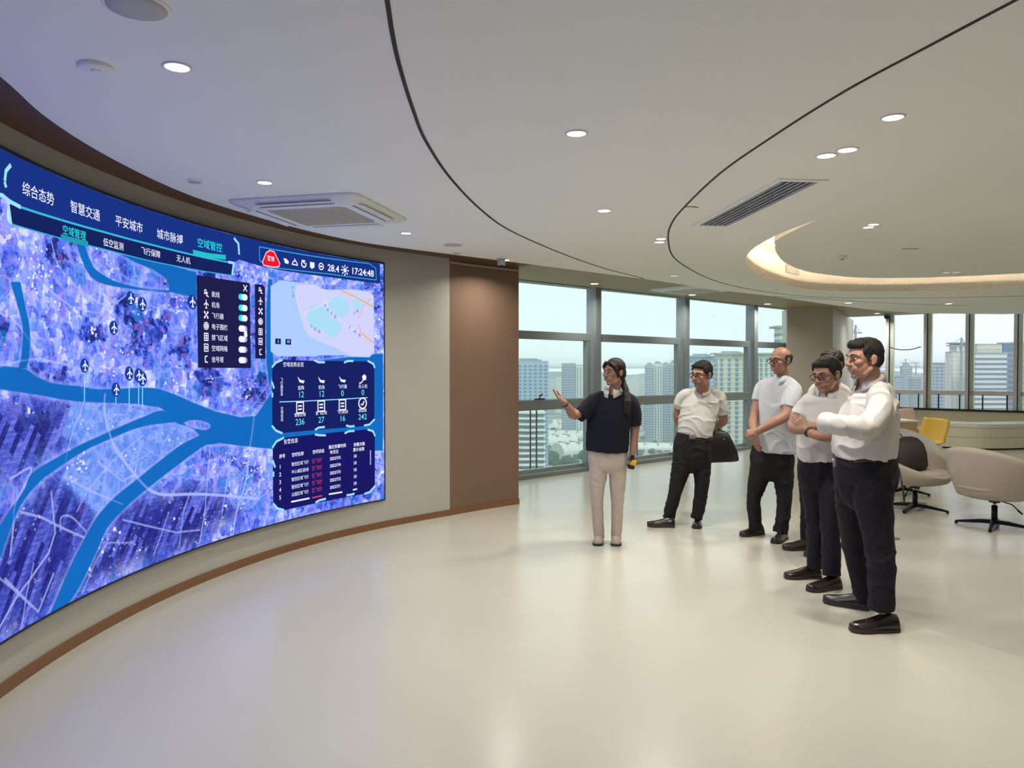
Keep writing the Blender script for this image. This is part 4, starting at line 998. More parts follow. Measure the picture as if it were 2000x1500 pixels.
# aircraft badges on the map
for x, y, yl in ((253,583,0), (276,594.5,0), (374,590,0), (220,640.5,0), (163,714,783), (250.5,729.5,791), (269,733,793), (276.5,740,794), (224.5,761,791)):
    s, z = scr(x, y); r = 12.5 * spos(s, z)[1] / F * 1.02
    mb = MB(); disc_on(mb, (s, z), r*1.1, 0.006, 24)
    if yl: stroke(mb, [(s, z - r), scr(x, yl)], 0.0, 0.006)
    bo = obj('aircraft_badge', mb, E_badge, led)
    mb = MB(); icon(mb, s, z, 1, r/0.055, 0.010); obj('aircraft_symbol', mb, E_txt, bo)
    if yl:
        mb = MB(); stroke(mb, [(s, z - r*1.1), scr(x, yl)], 0.008, 0.006); obj('leader_line', mb, E_line, bo)

# ================================================================ THE CITY OUTSIDE
GZ = -90.0
M_hz = bpy.data.materials.new('city_haze'); M_hz.use_nodes = True
nt = M_hz.node_tree; nt.nodes.clear()
o_ = nt.nodes.new('ShaderNodeOutputMaterial'); v_ = nt.nodes.new('ShaderNodeVolumePrincipled')
v_.inputs['Density'].default_value = 0.00055; v_.inputs['Color'].default_value = (0.86, 0.95, 1.0, 1); v_.inputs['Anisotropy'].default_value = 0.25
nt.links.new(v_.outputs[0], o_.inputs['Volume'])

def ground_mat():
    m = mat('city_ground', (0.20, 0.24, 0.20), 0.9)
    nt = m.node_tree; b = nt.nodes['Principled BSDF']; tc = nt.nodes.new('ShaderNodeTexCoord')
    v = nt.nodes.new('ShaderNodeTexVoronoi'); v.inputs['Scale'].default_value = 0.016; n = nt.nodes.new('ShaderNodeTexNoise'); n.inputs['Scale'].default_value = 0.05; n.inputs['Detail'].default_value = 6
    r = nt.nodes.new('ShaderNodeValToRGB'); e = r.color_ramp.elements
    e[0].position = 0.3; e[0].color = (0.10, 0.17, 0.11, 1); e[1].position = 0.75; e[1].color = (0.42, 0.43, 0.40, 1)
    k = e.new(0.5); k.color = (0.19, 0.25, 0.18, 1)
    a = nt.nodes.new('ShaderNodeMath'); a.operation = 'ADD'; mu = nt.nodes.new('ShaderNodeMath'); mu.operation = 'MULTIPLY'; mu.inputs[1].default_value = 0.35
    s = nt.nodes.new('ShaderNodeSeparateColor'); nt.links.new(v.outputs['Color'], s.inputs[0]); nt.links.new(s.outputs[0], mu.inputs[0])
    nt.links.new(tc.outputs['Object'], v.inputs['Vector']); nt.links.new(tc.outputs['Object'], n.inputs['Vector'])
    m2 = nt.nodes.new('ShaderNodeMath'); m2.operation = 'MULTIPLY'; m2.inputs[1].default_value = 0.75; nt.links.new(n.outputs['Fac'], m2.inputs[0])
    nt.links.new(mu.outputs[0], a.inputs[0]); nt.links.new(m2.outputs[0], a.inputs[1]); nt.links.new(a.outputs[0], r.inputs[0]); nt.links.new(r.outputs[0], b.inputs['Base Color'])
    return m
mb = MB(); mb.prism([(-2500, 40), (4500, 40), (4500, 7000), (-2500, 7000)], GZ - 2, GZ); tag(struct('city_ground', mb, ground_mat()), 'green and grey city ground far below the windows', 'ground', kind='structure')
# far hills
mb = MB(); pts = []
for i in range(90):
    x = -2400 + i*70; pts.append((x, 90 + 46*noise.noise(Vector((x*0.0016, 3.1, 0))) + 18*noise.noise(Vector((x*0.006, 7, 0)))))
for i in range(89):
    (x0, h0), (x1, h1) = pts[i], pts[i+1]
    mb.add([(x0, 5600, GZ), (x1, 5600, GZ), (x1, 6100, GZ + h1), (x0, 6100, GZ + h0), (x1, 6700, GZ), (x0, 6700, GZ)], [(0,1,2,3), (3,2,4,5)])
tag(struct('hills', mb, mat('far_hills', (0.10, 0.16, 0.13), 0.9)), 'low hazy green hills on the horizon beyond the city', 'hills', kind='structure')

FM = {}
FOOT = []
def fmat(name, col, rough=0.6): return mat(name, col, rough, noise_amt=0.06, noise_scale=0.05)
M_blue = fmat('blue_glass_facade', (0.13, 0.24, 0.42), 0.25); M_lblue = fmat('pale_blue_panels', (0.38, 0.50, 0.66)); M_wht = fmat('pale_concrete', (0.74, 0.75, 0.73)); M_bei = fmat('beige_render', (0.60, 0.56, 0.46)); M_gls = fmat('teal_glass', (0.16, 0.25, 0.30), 0.2); M_dkw = fmat('dark_windows', (0.17, 0.22, 0.26), 0.2); M_gry = fmat('grey_blue_render', (0.30, 0.36, 0.42)); M_roof = fmat('roof_grey', (0.40, 0.42, 0.42)); M_lime = fmat('pale_green_render', (0.58, 0.62, 0.52))
def building(px0, px1, ytop, Y, label, wall, win, style='bands', rz=0.0, depth=None, slab=0.0, crown=0, floors=3.3, strips=6):
    """a tower that stands on the city ground at distance Y and fills these image columns"""
    Y = Y*2.3 if Y <= 340 else Y*1.5 + 120
    a = P(px0, ytop, Y); b = P(px1, ytop, Y); w = (b.x - a.x); cx = (a.x + b.x)/2; top = a.z; H = top - GZ; dp = depth or w*0.8
    dp = min(dp, 9)
    t = thing('tower_block', (cx, Y + dp/2, GZ), label, 'building', 'towers seen from the windows', rz)
    FOOT.append((cx - w*0.6 - 9, cx + w*0.6 + 9, Y - 14, Y + dp + 14))
    k = w / (abs(math.cos(rz))*w + abs(math.sin(rz))*dp); w2, d2 = w*k, dp*k
    m = MB(); m.box((0, 0, H/2), (w2, d2, H)); obj('facade', m, wall, t, local=True)
    nf = int(min(H, 120) / floors)
    m = MB(); m2 = MB()
    if style == 'bands':
        for i in range(nf):
            z = H - 2.0 - i*floors
            m.box((0, 0, z - floors*0.45), (w2*1.004 + 0.1, d2*1.004 + 0.1, floors*0.48))
    elif style == 'grid':
        for i in range(nf):
            z = H - 2.5 - i*floors
            for s in range(strips):
                x = -w2/2 + w2*(s + 0.5)/strips
                m.box((x, 0, z - floors*0.4), (w2/strips*0.55, d2 + 0.3, floors*0.5))
                m.box((0, -d2/2 + d2*(s + 0.5)/strips, z - floors*0.4), (w2 + 0.3, d2/strips*0.55, floors*0.5))
    elif style == 'fins':
        for s in range(strips):
            x = -w2/2 + w2*(s + 0.5)/strips
            m.box((x, 0, H/2 - 1.5), (w2/strips*0.42, d2 + 0.3, H - 3)); m.box((0, -d2/2 + d2*(s + 0.5)/strips, H/2 - 1.5), (w2 + 0.3, d2/strips*0.42, H - 3))
        for i in range(nf): m2.box((0, 0, H - 2.5 - i*floors), (w2 + 0.5, d2 + 0.5, 0.45))
    elif style == 'balcony':
        for i in range(nf):
            z = H - 2 - i*floors
            m.box((0, 0, z - floors*0.4), (w2*1.004 + 0.1, d2*1.004 + 0.1, floors*0.62))
            m2.prism([(-w2/2 - 1 + w2*1.0*q/10 + (2 if q == 10 else 0), -d2/2 - 1.4 - 0.9*math.sin(q*1.1 + i*0.25)) for q in range(11)] + [(w2/2 + 1.2, 0), (-w2/2 - 1.2, 0)], z - 0.35, z + 0.9)
    obj('windows', m, win, t, local=True)
    if m2.v: obj('floor_slabs', m2, M_wht, t, local=True)
    m = MB(); m.box((0, 0, H + 0.5), (w2 + slab, d2 + slab, 1.0))
    obj('roof', m, M_roof, t, local=True)
    if crown:
        m = MB(); m.box((-w2*0.05, 0, H + 1 + crown/2), (w2*0.5, d2*0.5, crown)); m.box((w2*0.22, 0, H + 1 + crown*0.3), (w2*0.2, d2*0.4, crown*0.6)); obj('plant_room', m, M_gry, t, local=True)
    return t
building(1000, 1071, 707, 300, 'blue glass office tower at the left of the first window, beside the brown wall end', M_lblue, M_blue, 'grid', 0.0, 26, crown=2.2, strips=7)
building(985, 1062, 800, 190, 'curved balcony block low in the window beside the brown wall end', M_wht, M_dkw, 'balcony', 0.0, 18)
building(1098, 1124, 711, 585, 'slim blue tower half of the pair left of the woman', M_gry, M_blue, 'fins', 0.0, 22, strips=5)
building(1125, 1150, 714, 585, 'slim pale tower half of the pair left of the woman', M_wht, M_gry, 'fins', 0.0, 22, strips=4)
building(1104, 1142, 815, 663, 'low pale block under the slim towers left of the woman', M_wht, M_gls, 'bands', 0.0, 30)
for i, (a, b, y) in enumerate(((1262, 1277, 714), (1278, 1294, 711), (1294, 1310, 713), (1311, 1326, 709))):
    building(a, b, y, 560 + i*8, ['first', 'second', 'third', 'fourth'][i] + ' tower of the pale row between the woman and the bag man', (M_gry, M_wht, M_gry, M_bei)[i], (M_blue, M_gls, M_blue, M_gls)[i], 'fins', 0.0, 16, strips=3, crown=2.5)
building(1257, 1314, 790, 635, 'striped balcony slab low in the window between the woman and the man with a bag', M_wht, M_dkw, 'balcony', 0.0, 20)
building(1346, 1399, 697, 270, 'blue tower with thin overhanging roof behind the man with a bag', M_lblue, M_blue, 'grid', 0.0, 20, slab=5.0, crown=1.5, strips=6)
building(1402, 1462, 692, 230, 'cream tower with flat roof slab right of the man with a bag', M_bei, M_gls, 'fins', 0.0, 20, slab=5.0, crown=1.2, strips=4)
building(1482, 1512, 692, 230, 'cream tower seen in the narrow window behind the bald man', M_lime, M_gls, 'fins', 0.0, 18, slab=4.0, strips=3)
building(1524, 1545, 640, 170, 'tall pale tower at the edge of the beige column', M_wht, M_gry, 'bands', 0.0, 10, slab=4.0)
# beyond the right windows
building(1748, 1762, 735, 620, 'blue scaffolded tower under the cranes', M_blue, M_wht, 'grid', 0.0, 20, strips=3)
building(1764, 1782, 716, 640, 'round topped tower under construction below the cranes', M_gry, M_blue, 'fins', 0.0, 20, crown=4, strips=4)
building(1782, 1800, 737, 560, 'grey blue tower right of the construction tower', M_gry, M_dkw, 'bands', 0.0, 20)
building(1818, 1861, 710, 330, 'wide grey blue slab tower in the second right window', M_gry, M_blue, 'fins', 0.0, 16, slab=1.5, strips=5)
building(1859, 1884, 689, 262, 'pale tower left of the third right mullion', M_lime, M_wht, 'fins', 0.0, 12, strips=2, crown=0)
building(1866, 1886, 671, 285, 'taller pale core with an overhanging lid behind the pale tower', M_gry, M_wht, 'fins', 0.0, 10, strips=2, slab=4)
building(1906, 1967, 691, 220, 'white framed tower with banded blue windows in the third right window', M_wht, M_gls, 'bands', 0.0, 16, slab=1.0)
building(1909, 1957, 674, 250, 'beige tower head rising behind the white framed tower', M_lime, M_bei, 'fins', 0.0, 14, strips=3)
building(1960, 1976, 671, 280, 'dark blue tower beside the fourth right mullion', M_blue, M_dkw, 'grid', 0.0, 14, strips=3)
building(1990, 2040, 671, 200, 'dark windowed tower at the right border of the picture', M_gry, M_dkw, 'bands', 0.0, 16, slab=1.0)
building(1668, 1720, 700, 420, 'grey tower in the window just right of the column', M_gry, M_blue, 'grid', 0.0, 20, strips=5)
# tower cranes
def crane(px, ytop, Y, L, label, s=1):
    Y = Y*1.5 + 120 + 14; L = L*1.5; b = P(px, ytop, Y)
    t = thing('tower_crane', (b.x, b.y, GZ), label, 'crane'); H = b.z - GZ
    m = MB(); m.box((0, 0, H/2), (1.3, 1.3, H)); obj('mast', m, M_gry, t, local=True)
    m = MB(); m.box((s*L*0.3, 0, H - 2), (L*1.3, 0.8, 1.0)); m.tube([(0, 0, H + 4), (s*L*0.7, 0, H - 2)], 0.2); m.tube([(0, 0, H + 4), (-s*L*0.3, 0, H - 2)], 0.2); obj('jib', m, M_gry, t, local=True)
    m = MB(); m.box((0, 0, H), (1.0, 1.0, 8)); obj('cab_tower', m, M_gry, t, local=True)
crane(1769, 706, 668, 14, 'tower crane above the round topped construction tower')
crane(1789, 713, 600, 12, 'tower crane right of the round topped construction tower', -1)
crane(1671, 645, 300, 3.5, 'tower crane high beside the column edge')
crane(1878, 670, 300, 8, 'short crane arm on the pale tower left of the third right mullion', -1)
crane(1535, 637, 200, 6, 'crane arm at the edge of the beige column')
# shopping complex roofs, roads and trees low in the left windows
def shell_roof(px, py, w, d, h, rz, label):
    p = at_z(px, py, GZ)
    t = thing('curved_roof_hall', (p.x, p.y, GZ), label, 'building', 'white halls below the left windows', rz)
    m = MB(); n = 14
    rings = [[(x, d/2*math.cos(math.pi*k/n), 6 + h*math.sin(math.pi*k/n)) for k in range(n + 1)] + [(x, -d/2, 0), (x, d/2, 0)] for x in (-w/2, w/2)]
    m.loft(rings); obj('shell', m, M_wht, t, local=True)
    m = MB()
    for k in range(int(w/9)): m.box((-w/2 + 5 + k*9, -d/2 - 0.2, 3.2), (6, 0.5, 3.2))
    obj('glazing', m, M_dkw, t, local=True)
    m = MB()
    for k in range(int(w/14)): m.box((-w/2 + 8 + k*14, 0, 6 + h), (1.2, d*0.8, 1.5))
    obj('roof_ribs', m, M_roof, t, local=True)
for args in ((1075, 875, 60, 26, 9, 0.3, 'white vaulted hall lowest in the first window'), (1110, 862, 74, 30, 8, -0.2, 'long white vaulted hall left of the woman at hip height'), (1085, 845, 90, 24, 8, 0.1, 'white hall roof left of the woman at elbow height'), (1128, 893, 50, 26, 10, 0.5, 'white hall close beside the woman at knee height'), (1130, 836, 80, 26, 7, -0.1, 'far white hall left of the woman'), (1275, 858, 80, 24, 5, 0.1, 'grey white terminal roof right of the woman'), (1300, 885, 60, 30, 5, -0.2, 'round ended hall low between the woman and the man with a bag')):
    shell_roof(*args)
def strip(n, p0, p1, w, m, label):
    a = at_z(*p0, GZ); b = at_z(*p1, GZ); mbq = MB(); mbq.beam(a, b, w, GZ, GZ + 0.6); tag(struct(n, mbq, m), label, 'road', kind='structure')
M_road = fmat('pale_road', (0.52, 0.52, 0.50))
strip('road', (1005, 905), (1155, 832), 18, M_road, 'pale avenue crossing below the first window')
strip('road', (1230, 842), (1480, 852), 16, M_road, 'pale avenue below the middle windows')
strip('road', (1230, 905), (1330, 872), 18, M_road, 'curving pale road low right of the woman')
strip('road', (1400, 880), (1480, 840), 14, M_road, 'pale road below the window right of the man with a bag')
strip('water_basin', (1010, 731), (1110, 731.5), 500, fmat('bright_water', (0.75, 0.80, 0.82), 0.15), 'bright stretch of water near the horizon left of the woman')
mb = MB()
for i in range(260):
    x = random.choice([random.uniform(1000, 1160), random.uniform(1225, 1480), random.uniform(1750, 2010)]); y = random.uniform(840, 925)
    p = at_z(x, y, GZ); r = random.uniform(3, 6.5)
    if any(f[0] < p.x < f[1] and f[2] < p.y < f[3] for f in FOOT): continue
    mb.ell((p.x, p.y, GZ + r*0.7), (r, r, r*0.9), n=7, m=5)
tag(obj('trees', mb, fmat('street_tree_green', (0.05, 0.11, 0.055), 0.9)), 'round green street trees scattered between the city blocks', 'trees', kind='stuff')
rest = []
for i in range(46):
    x = random.choice([random.uniform(1010, 1155), random.uniform(1180, 1330), random.uniform(1340, 1460), random.uniform(1740, 2000)]); Y = random.uniform(1600, 3200); y = random.uniform(728, 741)
    p0 = P(x, y, Y); rest.append((p0.x, Y, p0.z, random.uniform(18, 40)))
mb = MB()
for x, y, z, w in rest: mb.box((x, y, (z + GZ)/2), (w, w*0.7, z - GZ))
tag(obj('distant_blocks', mb, M_wht), 'many tiny hazy blocks of the far city', 'buildings', kind='stuff')
# the haze over the city
mb = MB(); mb.box((1000, 3580, -38), (7000, 6840, 96))
hz = obj('haze', mb, None); hz.data.materials.append(M_hz); tag(hz, 'pale summer haze lying over the city', 'haze', kind='structure')

# ================================================================ LOUNGE FURNITURE
M_tub = mat('taupe_leather', (0.45, 0.395, 0.345), 0.5, spec=0.4, noise_amt=0.04, noise_scale=6)
M_tubl = mat('light_grey_leather', (0.66, 0.66, 0.66), 0.5)
M_legs = mat('black_metal', (0.012, 0.011, 0.016), 0.3, metal=0.4)
M_steel = mat('polished_steel', (0.6, 0.6, 0.6), 0.2, metal=1.0)
def tub_chair(name, loc, rz, label, m, w=0.42, low=0.0, back=0.40):
    """swivel tub chair; its back is at local -y"""
    t = thing(name, loc, label, 'chair', 'swivel tub chairs', rz)
    n = 48; mo = []; rings = []
    def wallr(a, k):     # k = 0 bottom .. 1 top edge, outside
        flare = 0.80 + 0.20*math.sin(min(1, k*1.12)*math.pi/2)
        return w*flare
    def topz(a):         # a = 0 is the back
        c = (1 + math.cos(a))/2
        return 0.40 + back*c**0.75 - low
    K = 10
    for k in range(K + 1):
        q = k/K; r_ = []
        for i in range(n):
            a = 2*math.pi*i/n; z0 = 0.315; z = z0 + (topz(a) - z0)*q; rr = wallr(a, q)
            lean = 0.05*((1 + math.cos(a))/2)*q
            r_.append((rr*math.sin(a), -rr*math.cos(a)*0.93 - lean, z))
        rings.append(r_)
    for k in range(K, 2, -1):    # back down inside
        q = k/K; r_ = []
        for i in range(n):
            a = 2*math.pi*i/n; z0 = 0.315; z = z0 + (topz(a) - z0)*q + (0.012 if k == K else 0); rr = wallr(a, q) - (0.035 if k == K else 0.055)
            lean = 0.05*((1 + math.cos(a))/2)*q
            r_.append((rr*math.sin(a), -rr*math.cos(a)*0.93 - lean, z))
        rings.append(r_)
    bot = [[(x*s_, y*s_, z - dz) for x, y, z in rings[0]] for s_, dz in ((0.35, 0.035), (0.75, 0.025))]
    mb = MB(); mb.loft(bot + rings); obj('shell', mb, m, t, True, local=True)
    mb = MB(); mb.lathe([(0.02, 0.37), (0.30, 0.37), (0.345, 0.385), (0.355, 0.415), (0.325, 0.447), (0.2, 0.462), (0.02, 0.465)], n=40); obj('seat_cushion', mb, m, t, True, local=True)
    mb = MB(); mb.lathe([(0.05, 0.245), (0.055, 0.285)], n=20); mb.box((0, 0, 0.272), (0.13, 0.13, 0.02)); obj('swivel_plate', mb, M_legs, t, local=True)
    mb = MB(); mb.lathe([(0.016, 0.20), (0.016, 0.25)], n=16); obj('gas_piston', mb, M_steel, t, True, local=True)
    mb = MB(); mb.lathe([(0.028, 0.035), (0.027, 0.215)], n=20); obj('column', mb, M_legs, t, True, local=True)
    for k in range(4):
        a = math.radians(28 + 90*k); d = Vector((math.cos(a), math.sin(a), 0)); u = Vector((-d.y, d.x, 0)); rr = []
        for q, wd, zt, zb in ((0.0, 0.032, 0.075, 0.035), (0.12, 0.028, 0.068, 0.030), (0.24, 0.022, 0.048, 0.020), (0.34, 0.016, 0.030, 0.012)):
            c = d*q; rr.append([c - u*wd + Vector((0,0,zb)), c + u*wd + Vector((0,0,zb)), c + u*wd*0.8 + Vector((0,0,zt)), c - u*wd*0.8 + Vector((0,0,zt))])
        mb = MB(); mb.loft(rr); lg = obj('leg', mb, M_legs, t, local=True)
        mb = MB(); mb.lathe([(0.016, 0.0), (0.016, 0.016)], c=(d.x*0.33, d.y*0.33, 0), n=14); obj('glide', mb, M_legs, lg, local=True)
    mb = MB(); mb.tube([(0.05, 0.02, 0.262), (0.14, 0.05, 0.24), (0.22, 0.08, 0.16)], 0.006); mb.tube([(0.185, 0.067, 0.19), (0.225, 0.082, 0.155)], 0.010); obj('lever', mb, M_legs, t, local=True)
    return t
ca = at_z(1787, 995, 0); cb = at_z(1942, 1029, 0); cc = at_z(1764, 962, 0)
tub_chair('tub_chair', ca, math.radians(196), 'taupe swivel tub chair with a dark backpack on its seat', M_tub, back=0.335)
tub_chair('tub_chair', cb, math.radians(-66), 'taupe swivel tub chair seen from behind at the right border', M_tub)
tub_chair('tub_chair', cc, math.radians(184), 'pale grey swivel tub chair behind the one with the backpack', M_tubl)

# yellow shell chair
p = at_z(1797, 925, 0)
t = thing('shell_chair', p, 'bright yellow shell chair by the small table', 'chair', rz=math.radians(106))
M_yel = mat('yellow_plastic', (0.80, 0.50, 0.03), 0.35)
def shell(mb, w=0.25):
    prof = [(0.26, 0.40, 0.8), (0.20, 0.425, 0.95), (0.05, 0.43, 1.0), (-0.12, 0.425, 1.0), (-0.20, 0.45, 1.0), (-0.25, 0.53, 1.0), (-0.29, 0.65, 1.0), (-0.33, 0.78, 0.97), (-0.345, 0.83, 0.92)]
    def sheet(off):
        return [[Vector((w*q*(i/8 - 0.5)*2, y - off*0.7*(0 if k < 4 else 1) + (0.05*abs(i/8 - 0.5)**2*4 if k > 4 else 0), z + (0.05*abs(i/8 - 0.5)**2*4 if k <= 5 else 0) - off*(1 if k < 5 else 0.2))) for i in range(9)] for k, (y, z, q) in enumerate(prof)]
    A, B = sheet(0), sheet(0.014)
    rings = [A[k] + list(reversed(B[k])) for k in range(len(prof))]
    return mb.loft(rings)
obj('shell', shell(MB(), 0.26), M_yel, t, True, local=True)
for sx in (-1, 1):
    for sy in (-1, 1):
        mb = MB(); mb.tube([(sx*0.14, sy*0.13 - 0.02, 0.415), (sx*0.23, sy*0.23 - 0.02, 0.0)], 0.012); obj('leg', mb, M_legs, t, True, local=True)
# pinkish chair further back
p = at_z(1800, 886, 0)
t = thing('shell_chair', p, 'dusty pink shell chair behind the small table', 'chair', rz=math.radians(215))
M_pink = mat('dusty_pink_fabric', (0.55, 0.40, 0.34), 0.7)
obj('shell', shell(MB(), 0.28), M_pink, t, True, local=True)
for sx in (-1, 1):
    for sy in (-1, 1):
        mb = MB(); mb.tube([(sx*0.14, sy*0.13 - 0.02, 0.415), (sx*0.23, sy*0.23 - 0.02, 0.0)], 0.012); obj('leg', mb, M_legs, t, True, local=True)
# small table
p = at_z(1722, 908, 0)
t = thing('side_table', p, 'boxy oak table with a white top in front of the yellow chair', 'table', rz=0.05)
mb = MB(); mb.box((0, 0, 0.735), (0.84, 0.7, 0.03)); obj('table_top', mb, M_white, t, local=True, bevel=0.004)
M_oak = mat('pale_oak', (0.50, 0.37, 0.22), 0.5, noise_amt=0.08, noise_scale=4)
mb = MB(); mb.box((0, 0, 0.61), (0.80, 0.66, 0.22)); obj('apron', mb, M_oak, t, local=True)
for sx in (-1, 1):
    for sy in (-1, 1):
        mb = MB(); mb.box((sx*0.36, sy*0.29, 0.25), (0.06, 0.06, 0.5)); obj('leg', mb, M_oak, t, local=True)
mb = MB(); mb.box((p.x - 0.02, p.y + 0.02, 0.757), (0.42, 0.3, 0.014), 0.1); tag(obj('paper_stack', mb, mat('white_paper', (0.85, 0.85, 0.86), 0.6)), 'white stack of papers on the small oak table', 'papers')
# curved window bench
b0, b1 = at_z(1840, 875, 0), at_z(1994, 878, 0); b2 = at_z(2120, 873, 0)
t = thing('window_bench', (b0.x, b0.y, 0), 'cream built-in bench curving along the low wall under the right windows', 'bench')
q = [(v.x, v.y) for v in (b0, at_z(1920, 879, 0), b1, b2)]
qq = [tuple(v) for v in crom(q, 6)]
M_bn = mat('cream_bench', (0.72, 0.68, 0.54), 0.5)
for z0, z1, n_ in ((0.03, 0.235, 'lower_front'), (0.24, 0.43, 'upper_front')):
    mb = MB(); mb.ribbon(qq, z0, z1, 0.62, 1); obj(n_, mb, M_bn, t, bevel=0.005)
mb = MB(); mb.ribbon(offset(qq, -0.015), 0.43, 0.505, 0.62, 1); obj('seat_pad', mb, mat('white_bench_pad', (0.72, 0.72, 0.72), 0.5), t, bevel=0.01)
mb = MB(); mb.ribbon(offset(qq, 0.03), 0.0, 0.03, 0.5, 1); obj('plinth', mb, M_black, t)
# backpack on the seat
t = thing('backpack', (ca.x - 0.13, ca.y - 0.12, 0.469), 'dark brown backpack on the seat of the taupe tub chair', 'bag')
M_bag = mat('dark_nylon', (0.022, 0.018, 0.015), 0.6, bump=0.2, bump_scale=40)
rr = []
for z, w, d, oy in ((0.0, 0.155, 0.085, 0), (0.05, 0.17, 0.10, 0), (0.18, 0.165, 0.095, 0.015), (0.28, 0.14, 0.075, 0.03), (0.335, 0.09, 0.045, 0.045), (0.35, 0.04, 0.02, 0.05)):
    rr.append([(ca.x - 0.13 + w*math.copysign(abs(math.cos(a))**0.6, math.cos(a)), ca.y - 0.15 + oy + d*math.copysign(abs(math.sin(a))**0.6, math.sin(a)), 0.474 + z) for a in [2*math.pi*i/24 for i in range(24)]])
mb = MB(); mb.loft(rr); obj('pack', mb, M_bag, t, True)
mb = MB(); mb.box((ca.x - 0.16, ca.y - 0.205, 0.55), (0.20, 0.03, 0.14)); obj('front_pocket', mb, M_bag, t, bevel=0.02)
mb = MB(); mb.tube([(ca.x - 0.30, ca.y - 0.09, 0.79), (ca.x - 0.33, ca.y - 0.12, 0.66), (ca.x - 0.33, ca.y - 0.30, 0.47), (ca.x - 0.34, ca.y - 0.40, 0.30), (ca.x - 0.33, ca.y - 0.41, 0.16)], 0.010); mb.tube([(ca.x - 0.22, ca.y - 0.05, 0.79), (ca.x - 0.20, ca.y - 0.05, 0.85), (ca.x - 0.15, ca.y - 0.05, 0.79)], 0.008); obj('strap', mb, M_bag, t, True)

# ================================================================ PEOPLE
M_skin = mat('skin', (0.31, 0.165, 0.115), 0.5, spec=0.35, noise_amt=0.05, noise_scale=30)
M_lips = mat('lips', (0.36, 0.13, 0.11), 0.45)
M_eyew = mat('eye_white', (0.34, 0.31, 0.29), 0.25)
M_hair = mat('black_hair', (0.012, 0.0095, 0.0085), 0.58, spec=0.25, bump=0.5, bump_scale=160)
M_gls_f = mat('dark_spectacle_rim', (0.012, 0.010, 0.010), 0.3)
M_shirtw = mat('white_shirt_cloth', (0.54, 0.53, 0.52), 0.8, spec=0.2, bump=0.12, bump_scale=240)
M_shirtb = mat('pale_blue_shirt_cloth', (0.49, 0.52, 0.565), 0.8, spec=0.2, bump=0.12, bump_scale=240)
M_polo = mat('navy_black_polo_cloth', (0.010, 0.011, 0.020), 0.85, spec=0.2)
M_trk = mat('black_trouser_cloth', (0.011, 0.010, 0.012), 0.75, spec=0.25)
M_trn = mat('navy_trouser_cloth', (0.0085, 0.0080, 0.0125), 0.75, spec=0.25)
M_trb = mat('beige_trouser_cloth', (0.50, 0.43, 0.38), 0.8, spec=0.2)
M_shoe = mat('polished_black_leather', (0.016, 0.011, 0.010), 0.22, spec=0.6)
M_shoeb = mat('beige_leather', (0.42, 0.35, 0.29), 0.5)
M_sole = mat('dark_sole', (0.03, 0.022, 0.018), 0.6)
M_buck = mat('steel_buckle', (0.5, 0.5, 0.5), 0.3, metal=0.9)

def spine(pts, sub=4):
    """(x, y, Y, half width in pixels, half depth in metres) rows -> smooth chain of (centre, a, b)"""
    rows = [(*P(x, y, Y), w*Y/F, b) for x, y, Y, w, b in pts]
    return [(Vector(r[:3]), max(r[3], 0.003), max(r[4], 0.003)) for r in crom(rows, sub)]
def tubeprim(mb, chain, caps=('r', 'r'), N=20, ex=2.0, frame=None):
    """closed tapered tube; a lies across the sight line, b along it"""
    n = len(chain); rings = []
    def ring(c, e1, e2, a, b):
        out = []
        for i in range(N):
            t = 2*math.pi*i/N; ct, st = math.cos(t), math.sin(t)
            out.append(c + e1*(a*math.copysign(abs(ct)**(2/ex), ct)) + e2*(b*math.copysign(abs(st)**(2/ex), st)))
        return out
    fr = []
    for i, (c, a, b) in enumerate(chain):
        d = (chain[min(i+1, n-1)][0] - chain[max(i-1, 0)][0]).normalized()
        v = frame if frame is not None else (c - Vector((0, 0, CAMZ))).normalized()
        e1 = d.cross(v)
        if e1.length < 0.25: e1 = d.cross(Vector((0, 0, 1)))
        e1.normalize()
        if fr and fr[-1][1].dot(e1) < 0: e1 = -e1
        fr.append((d, e1, d.cross(e1).normalized()))
    def cap(i, sgn):
        c, a, b = chain[i]; d, e1, e2 = fr[i]; k = min(a, b)*0.8
        return [ring(c + d*(sgn*k*math.sin(q)), e1, e2, a*max(math.cos(q), 0.06), b*max(math.cos(q), 0.06)) for q in (0.45, 0.9, 1.25, 1.5)]
    body = [ring(c, fr[i][1], fr[i][2], a, b) for i, (c, a, b) in enumerate(chain)]
    if caps[0] == 'r': rings += list(reversed(cap(0, -1)))
    rings += body
    if caps[1] == 'r': rings += cap(n - 1, 1)
    return mb.loft(rings)
def limb(mb, pts, caps=('r', 'r'), sub=4, N=20, ex=2.0): return tubeprim(mb, spine(pts, sub), caps, N, ex)
